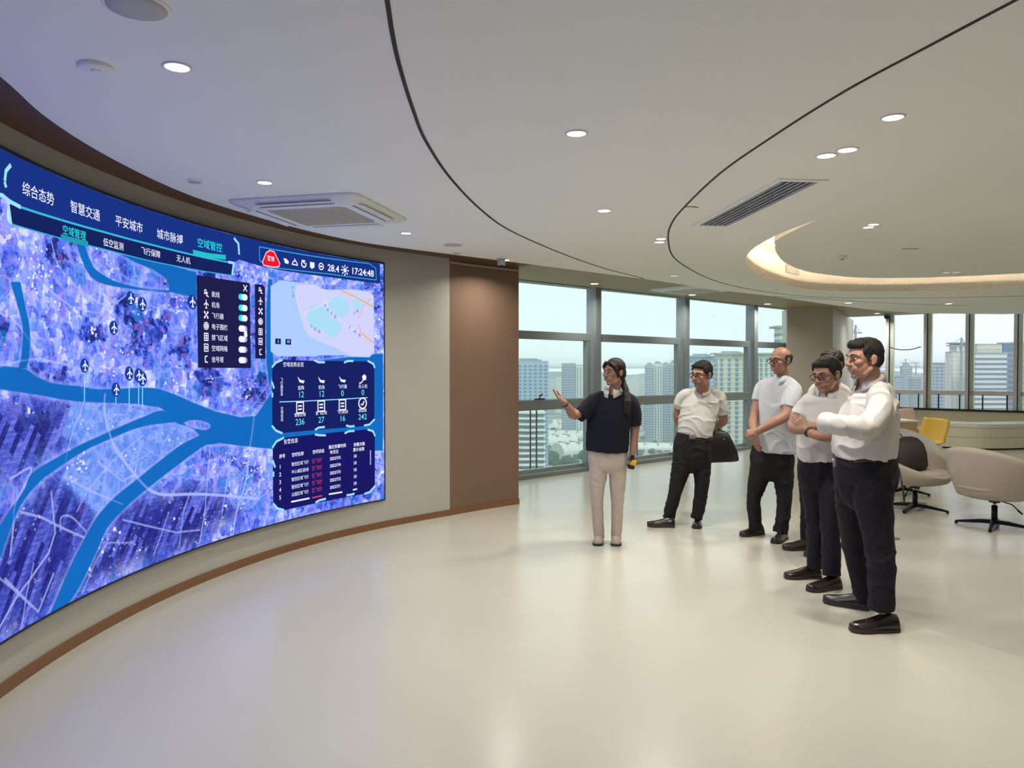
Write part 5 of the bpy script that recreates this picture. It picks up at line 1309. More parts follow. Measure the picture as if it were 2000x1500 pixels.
def fuse(name, mb, voxel, smooth, m, parent, wrinkle=None, label=None, local=False):
    """union of overlapping closed pieces as one continuous surface"""
    me = mb.mesh(name); o = bpy.data.objects.new(name, me); C.objects.link(o)
    r = o.modifiers.new('r', 'REMESH'); r.mode = 'VOXEL'; r.voxel_size = voxel; r.use_smooth_shade = True
    s = o.modifiers.new('s', 'SMOOTH'); s.factor = 0.5; s.iterations = smooth
    dg = bpy.context.evaluated_depsgraph_get(); m2 = bpy.data.meshes.new_from_object(o.evaluated_get(dg))
    bpy.data.objects.remove(o); bpy.data.meshes.remove(me); m2.name = name; m2.materials.clear()
    if wrinkle:
        amp, sx, sz, seed = wrinkle; k = len(m2.vertices)
        co = np.empty(k*3); no = np.empty(k*3); m2.vertices.foreach_get('co', co); m2.vertices.foreach_get('normal', no); co = co.reshape(-1, 3); no = no.reshape(-1, 3)
        dz = np.empty(k)
        for i in range(k):
            x, y, z = co[i]; w_ = noise.noise(Vector((x*5 + seed, y*5, z*5)))*0.6
            a = noise.noise(Vector((x*sx + seed + w_, y*sx, z*sz + w_*2 + x*3)))
            dz[i] = ((1 - min(1, abs(a)*2.4))**1.6*1.5 - 0.4)*amp*(0.35 + 0.65*max(0, noise.noise(Vector((x*3 + 9, y*3 + seed, z*4))) + 0.5))
        co += no*dz[:, None]; m2.vertices.foreach_set('co', co.ravel()); m2.update()
    m2.polygons.foreach_set('use_smooth', [True]*len(m2.polygons))
    return link(name, m2, m, parent, label)

class Head:
    def __init__(s, px, py, Y, sc, f, pitch=0, roll=0):
        s.c = P(px, py, Y); s.k = sc; f = Vector((f[0], f[1], 0)).normalized(); up = Vector((0, 0, 1)); r = f.cross(up)
        M = Matrix((r, f, up)).transposed(); s.M = M @ Matrix.Rotation(math.radians(-pitch), 3, 'X') @ Matrix.Rotation(math.radians(roll), 3, 'Y')
    def p(s, x, y, z): return s.c + s.M @ (Vector((x, y, z))*s.k)
    def ell(s, mb, c, r, rot=None, n=18, m=12): return mb.ell(s.p(*c), [q*s.k for q in r], s.M @ rot if rot is not None else s.M, n, m)
    def tube(s, mb, pts, r, n=10):
        P_ = [s.p(*q) for q in pts]; rr = [q*s.k for q in r] if isinstance(r, (list, tuple)) else r*s.k
        return tubeprim(mb, [(P_[i], rr[i] if isinstance(rr, list) else rr, rr[i] if isinstance(rr, list) else rr) for i in range(len(P_))], N=n)
    def skin(s, mb, jaw=1.0, fem=False):
        s.ell(mb, (0, -0.014, 0.030), (0.076, 0.096, 0.086)); s.ell(mb, (0, 0.018, 0.015), (0.070, 0.070, 0.070))
        s.ell(mb, (0, 0.028, -0.045), (0.058*jaw, 0.064, 0.066)); s.ell(mb, (0, 0.062, -0.094), (0.027*jaw, 0.024, 0.020))
        s.tube(mb, [(-0.056*jaw, -0.005, -0.055), (-0.045*jaw, 0.03, -0.085), (0, 0.06, -0.098), (0.045*jaw, 0.03, -0.085), (0.056*jaw, -0.005, -0.055)], 0.016)
        for q in (-1, 1):
            s.ell(mb, (q*0.042, 0.060, -0.018), (0.022, 0.026, 0.020)); s.ell(mb, (q*0.024, 0.077, -0.052), (0.02, 0.014, 0.018))
            R = Matrix.Rotation(q*0.35, 3, 'Z')
            s.ell(mb, (q*0.079, -0.012, -0.006), (0.0065, 0.017, 0.029), R); s.ell(mb, (q*0.082, -0.017, 0.004), (0.005, 0.013, 0.019), R); s.ell(mb, (q*0.077, -0.004, -0.028), (0.008, 0.010, 0.012))
            s.ell(mb, (q*0.013, 0.100, -0.028), (0.010, 0.011, 0.008))
        s.tube(mb, [(-0.05, 0.062, 0.022), (-0.028, 0.082, 0.027), (0, 0.087, 0.022), (0.028, 0.082, 0.027), (0.05, 0.062, 0.022)], 0.011)
        s.tube(mb, [(0, 0.086, 0.018), (0, 0.097, -0.004), (0, 0.111, -0.024), (0, 0.104, -0.031)], [0.009, 0.010, 0.0125, 0.010])
        s.tube(mb, [(-0.022, 0.081, -0.060), (0, 0.0905, -0.057), (0.022, 0.081, -0.060)], [0.005, 0.0085, 0.005]); s.tube(mb, [(-0.02, 0.080, -0.068), (0, 0.0885, -0.069), (0.02, 0.080, -0.068)], [0.005, 0.009, 0.005])
    def neck(s, mb, base, a, b):
        top = s.p(0, -0.022, -0.045); m_ = s.p(0, -0.026, -0.085)
        tubeprim(mb, [(top, 0.052*s.k, 0.056*s.k), (m_, a*0.98, b*0.98), (base, a*1.08, b*1.08)])
    def face(s, parent, open_=1.0):
        for q in (-1, 1):
            mb = MB(); s.ell(mb, (q*0.031, 0.0765, 0.004), (0.0145, 0.010, 0.0065*open_)); e = obj('eye', mb, M_eyew, parent, True)
            mb = MB(); s.ell(mb, (q*0.031, 0.0835, 0.004), (0.0075, 0.0045, 0.0062*open_)); obj('iris', mb, M_gls_f, e, True)
            mb = MB(); s.tube(mb, [(q*0.012, 0.0935, 0.026), (q*0.030, 0.0915, 0.031), (q*0.050, 0.0735, 0.026)], [0.003, 0.0038, 0.002]); obj('eyebrow', mb, M_hair, parent, True)
        mb = MB(); s.tube(mb, [(-0.022, 0.084, -0.0625), (0, 0.0960, -0.0595), (0.022, 0.084, -0.0625)], [0.002, 0.0045, 0.002]); s.tube(mb, [(-0.02, 0.0835, -0.066), (0, 0.0950, -0.0685), (0.02, 0.0835, -0.066)], [0.002, 0.005, 0.002]); obj('lips', mb, M_lips, parent, True)
    def glasses(s, parent):
        mb = MB()
        for q in (-1, 1):
            pts = [(q*0.032 + 0.025*math.copysign(abs(math.cos(t))**0.7, math.cos(t)), 0.106 - 0.010*abs(q*0.032 + 0.025*math.cos(t))/0.05, 0.002 + 0.017*math.copysign(abs(math.sin(t))**0.7, math.sin(t))) for t in [2*math.pi*i/20 for i in range(21)]]
            mb.tube([s.p(*p) for p in pts], 0.0024*s.k, 6)
            mb.tube([s.p(q*0.058, 0.096, 0.008), s.p(q*0.076, 0.07, 0.010), s.p(q*0.082, -0.005, 0.010), s.p(q*0.084, -0.03, -0.008)], 0.0026*s.k, 6)
        mb.tube([s.p(-0.008, 0.107, 0.006), s.p(0, 0.109, 0.009), s.p(0.008, 0.107, 0.006)], 0.0024*s.k, 6)
        obj('glasses', mb, M_gls_f, parent, True)

def hand(mb, wrist, d, palm, thumb, curl=(25, 25, 25, 25), sc=1.0, spread=0.0, thumb_in=0.3, fl=1.0):
    """d = along the hand, palm = way the palm faces, thumb = +1/-1 side of the thumb"""
    d = Vector(d).normalized(); palm = Vector(palm); palm = (palm - d*palm.dot(d)).normalized(); sd = d.cross(palm)*thumb
    w = Vector(wrist)
    def ch(pts): return [(p, a, b) for p, a, b in pts]
    tubeprim(mb, ch([(w - d*0.03, 0.026*sc, 0.021*sc), (w + d*0.012*sc, 0.031*sc, 0.018*sc), (w + d*0.05*sc, 0.040*sc, 0.016*sc), (w + d*0.088*sc, 0.041*sc, 0.013*sc)]), frame=palm, ex=2.4)
    for i, (o, L, r, back) in enumerate(((0.031, 0.070, 0.0086, 0.0), (0.0105, 0.078, 0.0088, -0.004), (-0.0105, 0.073, 0.0084, 0.0), (-0.031, 0.057, 0.0076, 0.008))):
        p = w + d*(0.086 - back)*sc + sd*o*sc; ang = 0.0; pts = [(p - d*0.02*sc, r*sc, r*sc)]; sp = spread*o*12; dd = (d + sd*sp).normalized()
        pts.append((p.copy(), r*1.04*sc, r*1.04*sc))
        for s_ in (0.44, 0.32, 0.24):
            ang += math.radians(curl[i])
            p = p + (dd*math.cos(ang) + palm*math.sin(ang))*L*s_*sc*fl; pts.append((p.copy(), r*(1.0 - 0.12*(len(pts) - 1)*0.6)*sc, r*(1.0 - 0.12*(len(pts) - 1)*0.6)*sc))
        tubeprim(mb, pts, N=10)
    b = w + d*0.018*sc + sd*0.026*sc; t1 = b + (sd*0.85 + d*0.75 + palm*thumb_in).normalized()*0.042*sc; t2 = t1 + (sd*(0.45 - thumb_in*0.5) + d*0.95 + palm*thumb_in*1.3).normalized()*0.034*sc; t3 = t2 + (sd*(0.25 - thumb_in*0.6) + d*1.0 + palm*thumb_in*1.6).normalized()*0.024*sc
    tubeprim(mb, [(b - d*0.006, 0.014*sc, 0.014*sc), (t1, 0.0112*sc, 0.0112*sc), (t2, 0.0098*sc, 0.0098*sc), (t3, 0.0078*sc, 0.0078*sc)], N=10)

def shoe(parent, heel, toe, m, L=0.285, w=0.046, hgt=0.075, name='shoe', open_=False):
    """heel and toe: plan points on the floor"""
    heel = Vector((heel[0], heel[1], 0)); d = (Vector((toe[0], toe[1], 0)) - heel).normalized(); sd = Vector((-d.y, d.x, 0))
    rings = []; sole = []
    for q, wd, h, lift in ((0.0, 0.55, 0.055, 0), (0.04, 0.74, 0.075, 0), (0.15, 0.80, 0.082, 0), (0.32, 0.80, 0.080, 0), (0.48, 0.86, 0.066, 0), (0.64, 1.0, 0.052, 0), (0.80, 0.98, 0.043, 0.001), (0.92, 0.72, 0.035, 0.004), (0.985, 0.35, 0.026, 0.008)):
        c = heel + d*L*q; r_ = []
        for i in range(20):
            t = 2*math.pi*i/20; x = math.cos(t); z = math.sin(t)
            xx = w*wd*math.copysign(abs(x)**0.75, x); zz = (h*hgt/0.075*abs(z)**0.9 if z > 0 else -0.004) + 0.016 + lift
            r_.append(c + sd*xx*(1 - 0.35*max(0, z)**2) + Vector((0, 0, zz)))
        rings.append(r_)
        sole.append([c + sd*(w*wd*1.06*sx_) + Vector((0, 0, lift*0.8 + zz)) for sx_, zz in ((-1, 0.0), (1, 0.0), (1, 0.019), (-1, 0.019))])
    mb = MB(); mb.loft(rings); so = obj(name, mb, m, parent, True)
    mb = MB(); mb.loft(sole); obj('sole', mb, M_sole, so, bevel=0.003)
    return so
def collar(parent, c, f, r, h, m, drop=0.035, open_deg=26, lean=0.0, name='collar'):
    c = c + Vector((0, 0, 0.012)); f = Vector((f[0], f[1], 0)).normalized(); sd = Vector((f.y, -f.x, 0)); mb = MB(); n = 36; rows = []
    for i in range(n + 1):
        t = math.radians(open_deg*0.5 + (360 - open_deg)*i/n); e = max(0.0, math.cos(t/2 if t < math.pi else math.pi - t/2))**2      # 1 at the front
        e = (0.5 + 0.5*math.cos(t))**2
        dr = f*math.cos(t) + sd*math.sin(t); zt = h*(1 - 0.75*e) + 0.012
        fl = drop*(1 + 1.0*e)
        rows.append([c + dr*r*0.99 + Vector((0, 0, -0.02)), c + dr*r*0.93 + Vector((0, 0, zt)), c + dr*(r*0.99) + Vector((0, 0, zt + 0.003)), c + dr*(r*1.12 + 0.006 + 0.016*e) + Vector((0, 0, zt - fl))])
    vs = [v for r_ in rows for v in r_]; fs = [(4*i + k, 4*i + 4 + k, 4*i + 5 + k, 4*i + 1 + k) for i in range(n) for k in range(3)]
    mb.add(vs, fs); o = obj(name, mb, m, parent, True); s = o.modifiers.new('solid', 'SOLIDIFY'); s.thickness = 0.004; return o
def shorthair(h, parent, m=None, front=0.0, top=1.0, fringe=True, label=None):
    mb = MB()
    h.ell(mb, (0, -0.024, 0.040), (0.0805, 0.0945, 0.0865*top)); h.ell(mb, (0, -0.050, 0.0), (0.074, 0.066, 0.066)); h.ell(mb, (0, 0.010, 0.082), (0.060, 0.068, 0.038*top))
    for q in (-1, 1): h.ell(mb, (q*0.066, 0.012, 0.045), (0.014, 0.038, 0.036)); h.ell(mb, (q*0.0765, 0.022, 0.012), (0.004, 0.010, 0.022))
    if fringe: h.tube(mb, [(-0.052, 0.048, 0.076), (-0.02, 0.071, 0.085), (0.02, 0.072, 0.085), (0.052, 0.048, 0.076)], [0.016, 0.019, 0.019, 0.016])
    return fuse('hair', mb, 0.0045, 3, m or M_hair, parent, (0.0022, 60, 22, 3.0), label)
def person(label, x, y):
    p = at_z(x, y, 0); return thing('person', p, label, 'person')
def belt(parent, pts, m=None): mb = MB(); limb(mb, pts, ('f', 'f'), sub=3); return obj('belt', mb, m or M_shoe, parent, True)
BV = 0.0042

# ---- the woman pointing at the screen
t = person('woman in loose black polo and beige trousers raising her open hand toward the screen', 1185, 1062)
H = Head(1199, 727, 6.72, 1.0, (-0.80, -0.60), 3)
mb = MB(); H.skin(mb, 0.92); H.neck(mb, P(1197, 772, 6.78), 0.048, 0.05)
limb(mb, [(1197,771,6.8,20,.06),(1192,800,6.8,32,.08),(1187,860,6.82,30,.085),(1187,895,6.84,32,.09)])
limb(mb, [(1163,783,6.80,11,.05),(1146,795,6.74,10.5,.045),(1122,811,6.66,9.2,.042),(1112,799,6.60,8.4,.038),(1101,785,6.55,6.0,.026)])
w_ = P(1101, 785, 6.55); e_ = P(1078, 762, 6.50)
hand(mb, w_, e_ - w_ + Vector((0,0,-0.01)), Vector((0.30, -0.35, 0.85)), 1, (9, 8, 8, 10), 0.90, 0.05, 0.15)
limb(mb, [(1232,786,6.80,11,.05),(1239,812,6.82,10,.045),(1240,838,6.82,9,.042),(1238,862,6.80,7.5,.036),(1235,886,6.76,6.0,.027)])
w_ = P(1235, 888, 6.76); hand(mb, w_, Vector((-0.02, -0.16, -1)), Vector((-0.9, -0.35, -0.1)), 1, (48, 52, 55, 58), 0.92, 0, 0.55)
for x0, x1, x2 in ((1171,1166,1169), (1203,1206,1204)): limb(mb, [(x0,905,6.84,15,.07),(x1,975,6.86,9,.05),(x2,1052,6.90,6.5,.035)])
body = fuse('body', mb, BV, 6, M_skin, t); H.face(t)
mb = MB()
limb(mb, [(1197,768,6.80,14,.056),(1196,773,6.80,26,.08),(1194,784,6.80,39,.105),(1190,815,6.80,43,.125),(1187,850,6.82,42,.135),(1185.5,880,6.83,41,.135)], ('r', 'f'), ex=2.3)
limb(mb, [(1176,776,6.80,13,.07),(1160,786,6.79,17,.08),(1146,799,6.74,15.5,.078),(1131,812,6.69,13.5,.072)], ('r', 'f'))
limb(mb, [(1220,776,6.80,13,.07),(1232,788,6.81,15,.075),(1239,808,6.82,13.5,.072),(1240.5,831,6.82,12.2,.068)], ('r', 'f'))
sh = fuse('shirt', mb, 0.0055, 5, M_polo, t, (0.006, 10, 6, 1.0))
collar(sh, P(1196, 767, 6.775), (-0.30, -0.95), 0.066, 0.034, M_shirtw, 0.040, 30)
mb = MB(); limb(mb, [(1187,868,6.84,36,.112),(1187,885,6.84,38.5,.118),(1187,905,6.85,38,.115)], ('f', 'r'), ex=2.4)
limb(mb, [(1170,893,6.85,19.5,.100),(1168,930,6.86,17,.090),(1166,975,6.87,12.5,.072),(1168,1015,6.90,11.2,.064),(1170.5,1050,6.92,10.2,.060)], ('r', 'f'))
limb(mb, [(1205,893,6.85,19.5,.100),(1206,930,6.86,16.5,.090),(1206,975,6.87,12.5,.072),(1205,1015,6.89,11.2,.064),(1203.5,1052,6.90,9.6,.058)], ('r', 'f'))
fuse('trousers', mb, 0.0055, 4, M_trb, t, (0.005, 9, 7, 4.0))
for (hx, hy), (tx, ty) in (((1171.5,1054.5), (1164,1074)), ((1204,1055), (1202,1076))):
    shoe(t, at_z(hx, hy, 0), at_z(tx, ty, 0), M_shoeb, 0.265, 0.047, 0.085)
mb = MB(); H.ell(mb, (0, -0.022, 0.040), (0.0835, 0.098, 0.088)); H.ell(mb, (0, -0.045, -0.01), (0.080, 0.075, 0.075))
for q in (-1, 1): H.tube(mb, [(q*0.02, 0.070, 0.085), (q*0.058, 0.055, 0.055), (q*0.073, 0.034, 0.008), (q*0.074, 0.020, -0.035)], [0.018, 0.018, 0.013, 0.007])
a_ = [H.p(0, -0.09, 0.01), H.p(0.03, -0.105, -0.035), P(1222, 762, 6.72), P(1225, 785, 6.66), P(1224, 806, 6.64)]
tubeprim(mb, [(a_[0], .032, .03), (a_[1], .030, .028), (a_[2], .028, .026), (a_[3], .034, .022), (a_[4], .026, .014)])
fuse('hair', mb, 0.0045, 3, M_hair, t, (0.0025, 70, 18, 5.0))
mb = MB(); c_ = P(1104, 789, 6.56); dv = (P(1112,799,6.60) - c_).normalized(); mb.tube([c_ - dv*0.006, c_ + dv*0.006], 0.031, 18); obj('bracelet', mb, M_bag, t, True)
# yellow and black handheld device in her lowered hand
c_ = P(1235, 907, 6.70)
dv = thing('handheld_scanner', c_, 'yellow and black handheld device in the woman\'s lowered hand', 'device')
R = Matrix.Rotation(0.25, 3, 'Y') @ Matrix.Rotation(0.3, 3, 'Z')
mb = MB(); mb.box(c_ + Vector((0.008, 0, 0.012)), (0.050, 0.032, 0.050), M=R); obj('yellow_body', mb, mat('scanner_yellow', (0.80, 0.42, 0.02), 0.4), dv, bevel=0.008)
mb = MB(); mb.box(c_ + Vector((-0.012, -0.003, -0.022)), (0.056, 0.040, 0.036), M=R); obj('black_nose', mb, M_black, dv, bevel=0.009)
mb = MB(); mb.box(c_ + Vector((0.0, 0.0, 0.052)), (0.028, 0.026, 0.06), M=R); obj('grip', mb, M_black, dv, bevel=0.006)

# ---- the man with the bag behind his back
t = person('man with glasses in white short sleeved shirt holding a black bag behind his back', 1342, 1030)
H = Head(1370, 731, 7.52, 1.10, (-0.78, -0.62), 8, -6)
mb = MB(); H.skin(mb, 1.05); H.neck(mb, P(1371, 772, 7.62), 0.062, 0.062)
limb(mb, [(1370,772,7.64,24,.07),(1366,810,7.64,32,.10),(1358,850,7.66,32,.10),(1354,890,7.66,32,.10)])
limb(mb, [(1332,778,7.68,6,.035),(1322.5,800,7.71,6.5,.04),(1324,818,7.74,8.2,.04),(1336,838,7.82,7,.034),(1352,848,7.88,6,.03)])
limb(mb, [(1403,782,7.68,8,.04),(1410,804,7.70,9.5,.045),(1413,822,7.74,9,.042),(1403,829,7.80,7.5,.034),(1388,838,7.86,6.2,.03),(1378,842,7.88,5.5,.03)])
hand(mb, P(1378, 842, 7.88), Vector((-0.6, 0.1, -0.75)), Vector((-0.2, 0.9, -0.1)), -1, (50, 55, 55, 58), 0.95, 0, 0.5)
hand(mb, P(1352, 848, 7.88), Vector((0.8, 0.1, -0.4)), Vector((0.1, 0.9, 0.2)), 1, (35, 38, 40, 42), 0.95, 0, 0.4)
for a_ in (((1335,900,7.66,15,.08),(1318,955,7.66,10,.055),(1306,1012,7.68,7,.04)), ((1371,905,7.66,15,.08),(1370,955,7.64,10,.055),(1362,1014,7.66,7,.04))): limb(mb, list(a_))
fuse('body', mb, BV, 6, M_skin, t); H.face(t); H.glasses(t); shorthair(H, t)
mb = MB()
limb(mb, [(1371,762,7.62,13,.060),(1370,768,7.63,24,.085),(1368,780,7.64,36,.11),(1363,808,7.64,36,.13),(1360,828,7.64,34.5,.14),(1358,841,7.65,34,.14),(1357,847.5,7.66,33.5,.137)], ('r', 'f'), ex=2.3)
limb(mb, [(1345,769,7.64,11,.06),(1333,775,7.66,11,.06),(1325.5,786,7.68,8.5,.055),(1322.5,797,7.70,7.5,.05)], ('r', 'f'))
limb(mb, [(1392,768,7.64,11,.06),(1403,777,7.66,13.5,.066),(1408.5,793,7.68,13,.064),(1409.5,809,7.70,13,.062)], ('r', 'f'))
sh = fuse('shirt', mb, 0.0055, 4, M_shirtw, t, (0.010, 7, 13, 2.0))
collar(sh, P(1371, 768, 7.62), (-0.6, -0.8), 0.073, 0.034, M_shirtw, 0.034, 48)
mb = MB(); mb.box(P(1390, 782, 7.50), (0.11, 0.012, 0.012), M=Matrix.Rotation(0.0, 3, 'Z')); obj('pocket_edge', mb, M_shirtw, sh)
mb = MB(); limb(mb, [(1356,850,7.66,34,.135),(1352,872,7.66,36.5,.14),(1352,892,7.66,35.5,.135),(1353,905,7.66,33,.12)], ('f', 'r'), ex=2.4)
limb(mb, [(1336,878,7.66,20,.11),(1330,915,7.66,18.5,.10),(1320,955,7.66,13.5,.08),(1311,990,7.66,12,.072),(1306.5,1012,7.67,12,.07)], ('r', 'f'))
limb(mb, [(1368,878,7.66,20,.11),(1371,915,7.65,17,.10),(1370,955,7.63,13.5,.08),(1365,990,7.63,12.5,.074),(1360,1013,7.63,11,.066)], ('r', 'f'))
fuse('trousers', mb, 0.0055, 4, M_trk, t, (0.006, 9, 12, 6.0))
b = belt(t, [(1356.5,847.5,7.66,35.2,.142),(1356,857,7.66,36,.1445)])
mb = MB(); mb.box(P(1352.5, 852.5, 7.508), (0.062, 0.012, 0.036)); obj('buckle', mb, M_buck, b, bevel=0.004)
shoe(t, at_z(1318, 1030, 0), at_z(1264, 1028.5, 0), M_shoe, 0.275, 0.048)
shoe(t, at_z(1363, 1023, 0), at_z(1357.5, 1043, 0), M_shoe, 0.28, 0.048)
# his bag
pb_ = P(1404, 905, 7.86)
t2 = thing('briefcase', pb_, 'black soft briefcase hanging behind the back of the man with glasses', 'bag')
rr = []
for x, y, w, dpt in ((1403,840,9,.02),(1404,845,17,.04),(1406,862,25,.055),(1409,882,30,.06),(1410.5,899,32,.055),(1410.5,902,31,.045)):
    c_ = P(x, y, 7.90); a_ = w*7.9/F
    rr.append([c_ + Vector((a_*math.copysign(abs(math.cos(q))**0.5, math.cos(q)), dpt*math.copysign(abs(math.sin(q))**0.5, math.sin(q)), -0.012*math.cos(q)*(1 if y > 870 else 0)*-1)) for q in [2*math.pi*i/24 for i in range(24)]])
mb = MB(); mb.loft(rr); obj('pouch', mb, mat('black_bag_leather', (0.010, 0.009, 0.010), 0.4), t2, True)
mb = MB(); mb.tube([P(1390,853,7.88), P(1386,842,7.88), P(1392,836,7.89), P(1402,836,7.9), P(1412,846,7.9)], 0.012); obj('handle', mb, M_black, t2, True)
mb = MB(); mb.ell(P(1414, 858, 7.838), (0.008, 0.005, 0.008)); obj('stud', mb, M_steel, t2, True)

# ---- the balding man with folded hands
t = person('balding man with glasses in pale blue shirt, one hand gripping his other wrist', 1490, 1052)
H = Head(1524, 704, 7.08, 1.05, (-0.88, -0.47), 5)
mb = MB(); H.skin(mb, 1.0); H.neck(mb, P(1523, 745, 7.12), 0.056, 0.058)
limb(mb, [(1522,746,7.12,22,.065),(1520,790,7.12,30,.09),(1515,840,7.13,29,.09),(1509,890,7.13,29,.09)])
limb(mb, [(1484,758,7.20,10,.05),(1479,785,7.18,9.2,.045),(1472,815,7.12,8.4,.042),(1470,832,7.02,7.6,.036),(1476,850,6.93,6.2,.028)])
hand(mb, P(1476, 851, 6.93), Vector((0.12, -0.12, -1)), Vector((0.75, 0.35, 0)), -1, (14, 16, 18, 20), 0.95, 0, 0.25)
limb(mb, [(1545,762,7.02,12,.055),(1541,790,6.96,11.5,.05),(1533,812,6.90,10.5,.048),(1510,826,6.84,9.5,.044),(1488,838,6.82,7.8,.034),(1476,844,6.83,6.6,.028)])
hand(mb, P(1479, 843, 6.83), Vector((-0.9, -0.1, -0.12)), Vector((0.0, 0.75, -0.65)), 1, (42, 45, 48, 50), 0.95, 0, 0.5)
for a_ in (((1492,910,7.14,15,.08),(1474,968,7.16,9.5,.055),(1480,1032,7.18,7,.04)), ((1526,910,7.12,15,.08),(1531,968,7.06,9.5,.055),(1526,1040,7.02,7,.04))): limb(mb, list(a_))
fuse('body', mb, BV, 6, M_skin, t); H.face(t); H.glasses(t)
mb = MB(); H.ell(mb, (0, -0.040, 0.014), (0.078, 0.078, 0.068)); H.ell(mb, (0, -0.034, 0.022), (0.0835, 0.088, 0.050))
for q in (-1, 1): H.ell(mb, (q*0.0735, -0.006, 0.026), (0.007, 0.022, 0.026))
fuse('hair', mb, 0.004, 2, M_hair, t, (0.0010, 60, 22, 2.0), 'short dark hair round the back of a bald head')
mb = MB()
limb(mb, [(1523,738,7.12,13,.06),(1522,745,7.12,25,.085),(1521,757,7.12,36,.105),(1521,790,7.12,40,.125),(1519,825,7.12,39,.135),(1516,855,7.13,38,.14),(1514,884,7.13,39.5,.142)], ('r', 'f'), ex=2.3)
limb(mb, [(1500,748,7.16,12,.06),(1487,757,7.19,12,.062),(1480,772,7.19,10,.058),(1477,783,7.18,9,.055)], ('r', 'f'))
limb(mb, [(1538,748,7.08,14,.065),(1548,762,7.03,17,.072),(1545,780,6.98,17,.070),(1540,797,6.95,16,.066)], ('r', 'f'))
sh = fuse('shirt', mb, 0.0055, 4, M_shirtb, t, (0.005, 8, 7, 8.0))
collar(sh, P(1523, 744, 7.11), (-0.75, -0.66), 0.067, 0.036, M_shirtb, 0.036, 48)
mb = MB(); limb(mb, [(1511,868,7.14,34,.125),(1508,885,7.14,40,.13),(1508,905,7.14,41.5,.13),(1508,922,7.14,38,.115)], ('f', 'r'), ex=2.4)
limb(mb, [(1489,900,7.15,22,.11),(1482,935,7.16,19.5,.095),(1473,972,7.17,13.5,.078),(1473,1005,7.18,12.5,.072),(1476,1034,7.19,12,.07)], ('r', 'f'))
limb(mb, [(1527,900,7.12,22,.11),(1530,935,7.09,19.5,.095),(1532,972,7.06,14.5,.08),(1530,1005,7.04,13.5,.074),(1523.5,1040,7.02,13.5,.07)], ('r', 'f'))
fuse('trousers', mb, 0.0055, 4, M_trk, t, (0.006, 9, 10, 9.0))
shoe(t, at_z(1490, 1043, 0), at_z(1437, 1049.5, 0), M_shoe, 0.28, 0.048)
shoe(t, at_z(1533, 1052, 0), at_z(1504, 1066, 0), M_shoe, 0.285, 0.05)

# ---- the man mostly hidden behind
t = person('man in navy trousers mostly hidden behind the man with crossed arms and wristwatch', 1560, 1074)
H = Head(1624, 712, 6.62, 1.05, (-0.85, -0.52), 4)
mb = MB(); H.skin(mb); H.neck(mb, P(1622, 752, 6.66), 0.056, 0.058)
limb(mb, [(1622,753,6.66,24,.065),(1612,800,6.68,30,.09),(1602,850,6.70,29,.09),(1598,905,6.70,29,.09)])
limb(mb, [(1592,768,6.74,9,.05),(1590,805,6.72,9,.045),(1588,840,6.66,8,.04),(1600,862,6.58,6.5,.03)])
hand(mb, P(1600, 862, 6.58), Vector((0.6, -0.3, -0.5)), Vector((0.5, 0.5, 0.5)), -1, (30, 32, 34, 36), 0.95)
limb(mb, [(1652,772,6.58,10,.05),(1655,810,6.55,9.5,.045),(1640,850,6.52,8.5,.04),(1618,862,6.50,6.5,.03)])
hand(mb, P(1618, 862, 6.50), Vector((-0.9, -0.1, -0.2)), Vector((0, 0.8, -0.5)), 1, (38, 40, 42, 44), 0.95)
for a_ in (((1585,910,6.70,15,.08),(1578,985,6.70,10,.055),(1576,1052,6.72,7,.04)), ((1612,910,6.66,15,.08),(1614,985,6.60,10,.055),(1612,1062,6.52,7,.04))): limb(mb, list(a_))
fuse('body', mb, BV, 6, M_skin, t); H.face(t); H.glasses(t); shorthair(H, t, top=1.06)
mb = MB()
limb(mb, [(1622,745,6.66,14,.06),(1621,752,6.66,26,.085),(1619,766,6.66,36,.105),(1613,800,6.68,38,.125),(1606,840,6.69,37,.13),(1602,876,6.70,36,.13)], ('r', 'f'), ex=2.3)
limb(mb, [(1602,756,6.70,12,.06),(1594,768,6.73,13,.062),(1591,800,6.73,11,.058)], ('r', 'f'))
limb(mb, [(1638,758,6.62,12,.06),(1651,772,6.59,14,.066),(1654,802,6.56,12,.06)], ('r', 'f'))
sh = fuse('shirt', mb, 0.0065, 4, M_shirtw, t, (0.007, 8, 8, 5.0)); collar(sh, P(1622, 751, 6.65), (-0.75, -0.66), 0.067, 0.036, M_shirtw)
mb = MB(); limb(mb, [(1600,872,6.70,35,.125),(1598,892,6.70,38,.13),(1598,915,6.70,38,.12)], ('f', 'r'), ex=2.4)
limb(mb, [(1583,900,6.70,22,.11),(1580,940,6.70,20,.095),(1578,985,6.70,14.5,.08),(1577,1025,6.70,13.5,.072),(1577,1056,6.71,13,.07)], ('r', 'f'))
limb(mb, [(1614,900,6.67,22,.11),(1615,940,6.63,20,.095),(1614,985,6.60,14.5,.08),(1612,1030,6.56,13.5,.072),(1611,1064,6.52,13,.07)], ('r', 'f'))
fuse('trousers', mb, 0.0065, 4, M_trn, t, (0.006, 9, 10, 12.0))
shoe(t, at_z(1590, 1073, 0), at_z(1533, 1074, 0), M_shoe, 0.285, 0.05)
shoe(t, at_z(1624, 1082, 0), at_z(1568, 1088, 0), M_shoe, 0.285, 0.05)

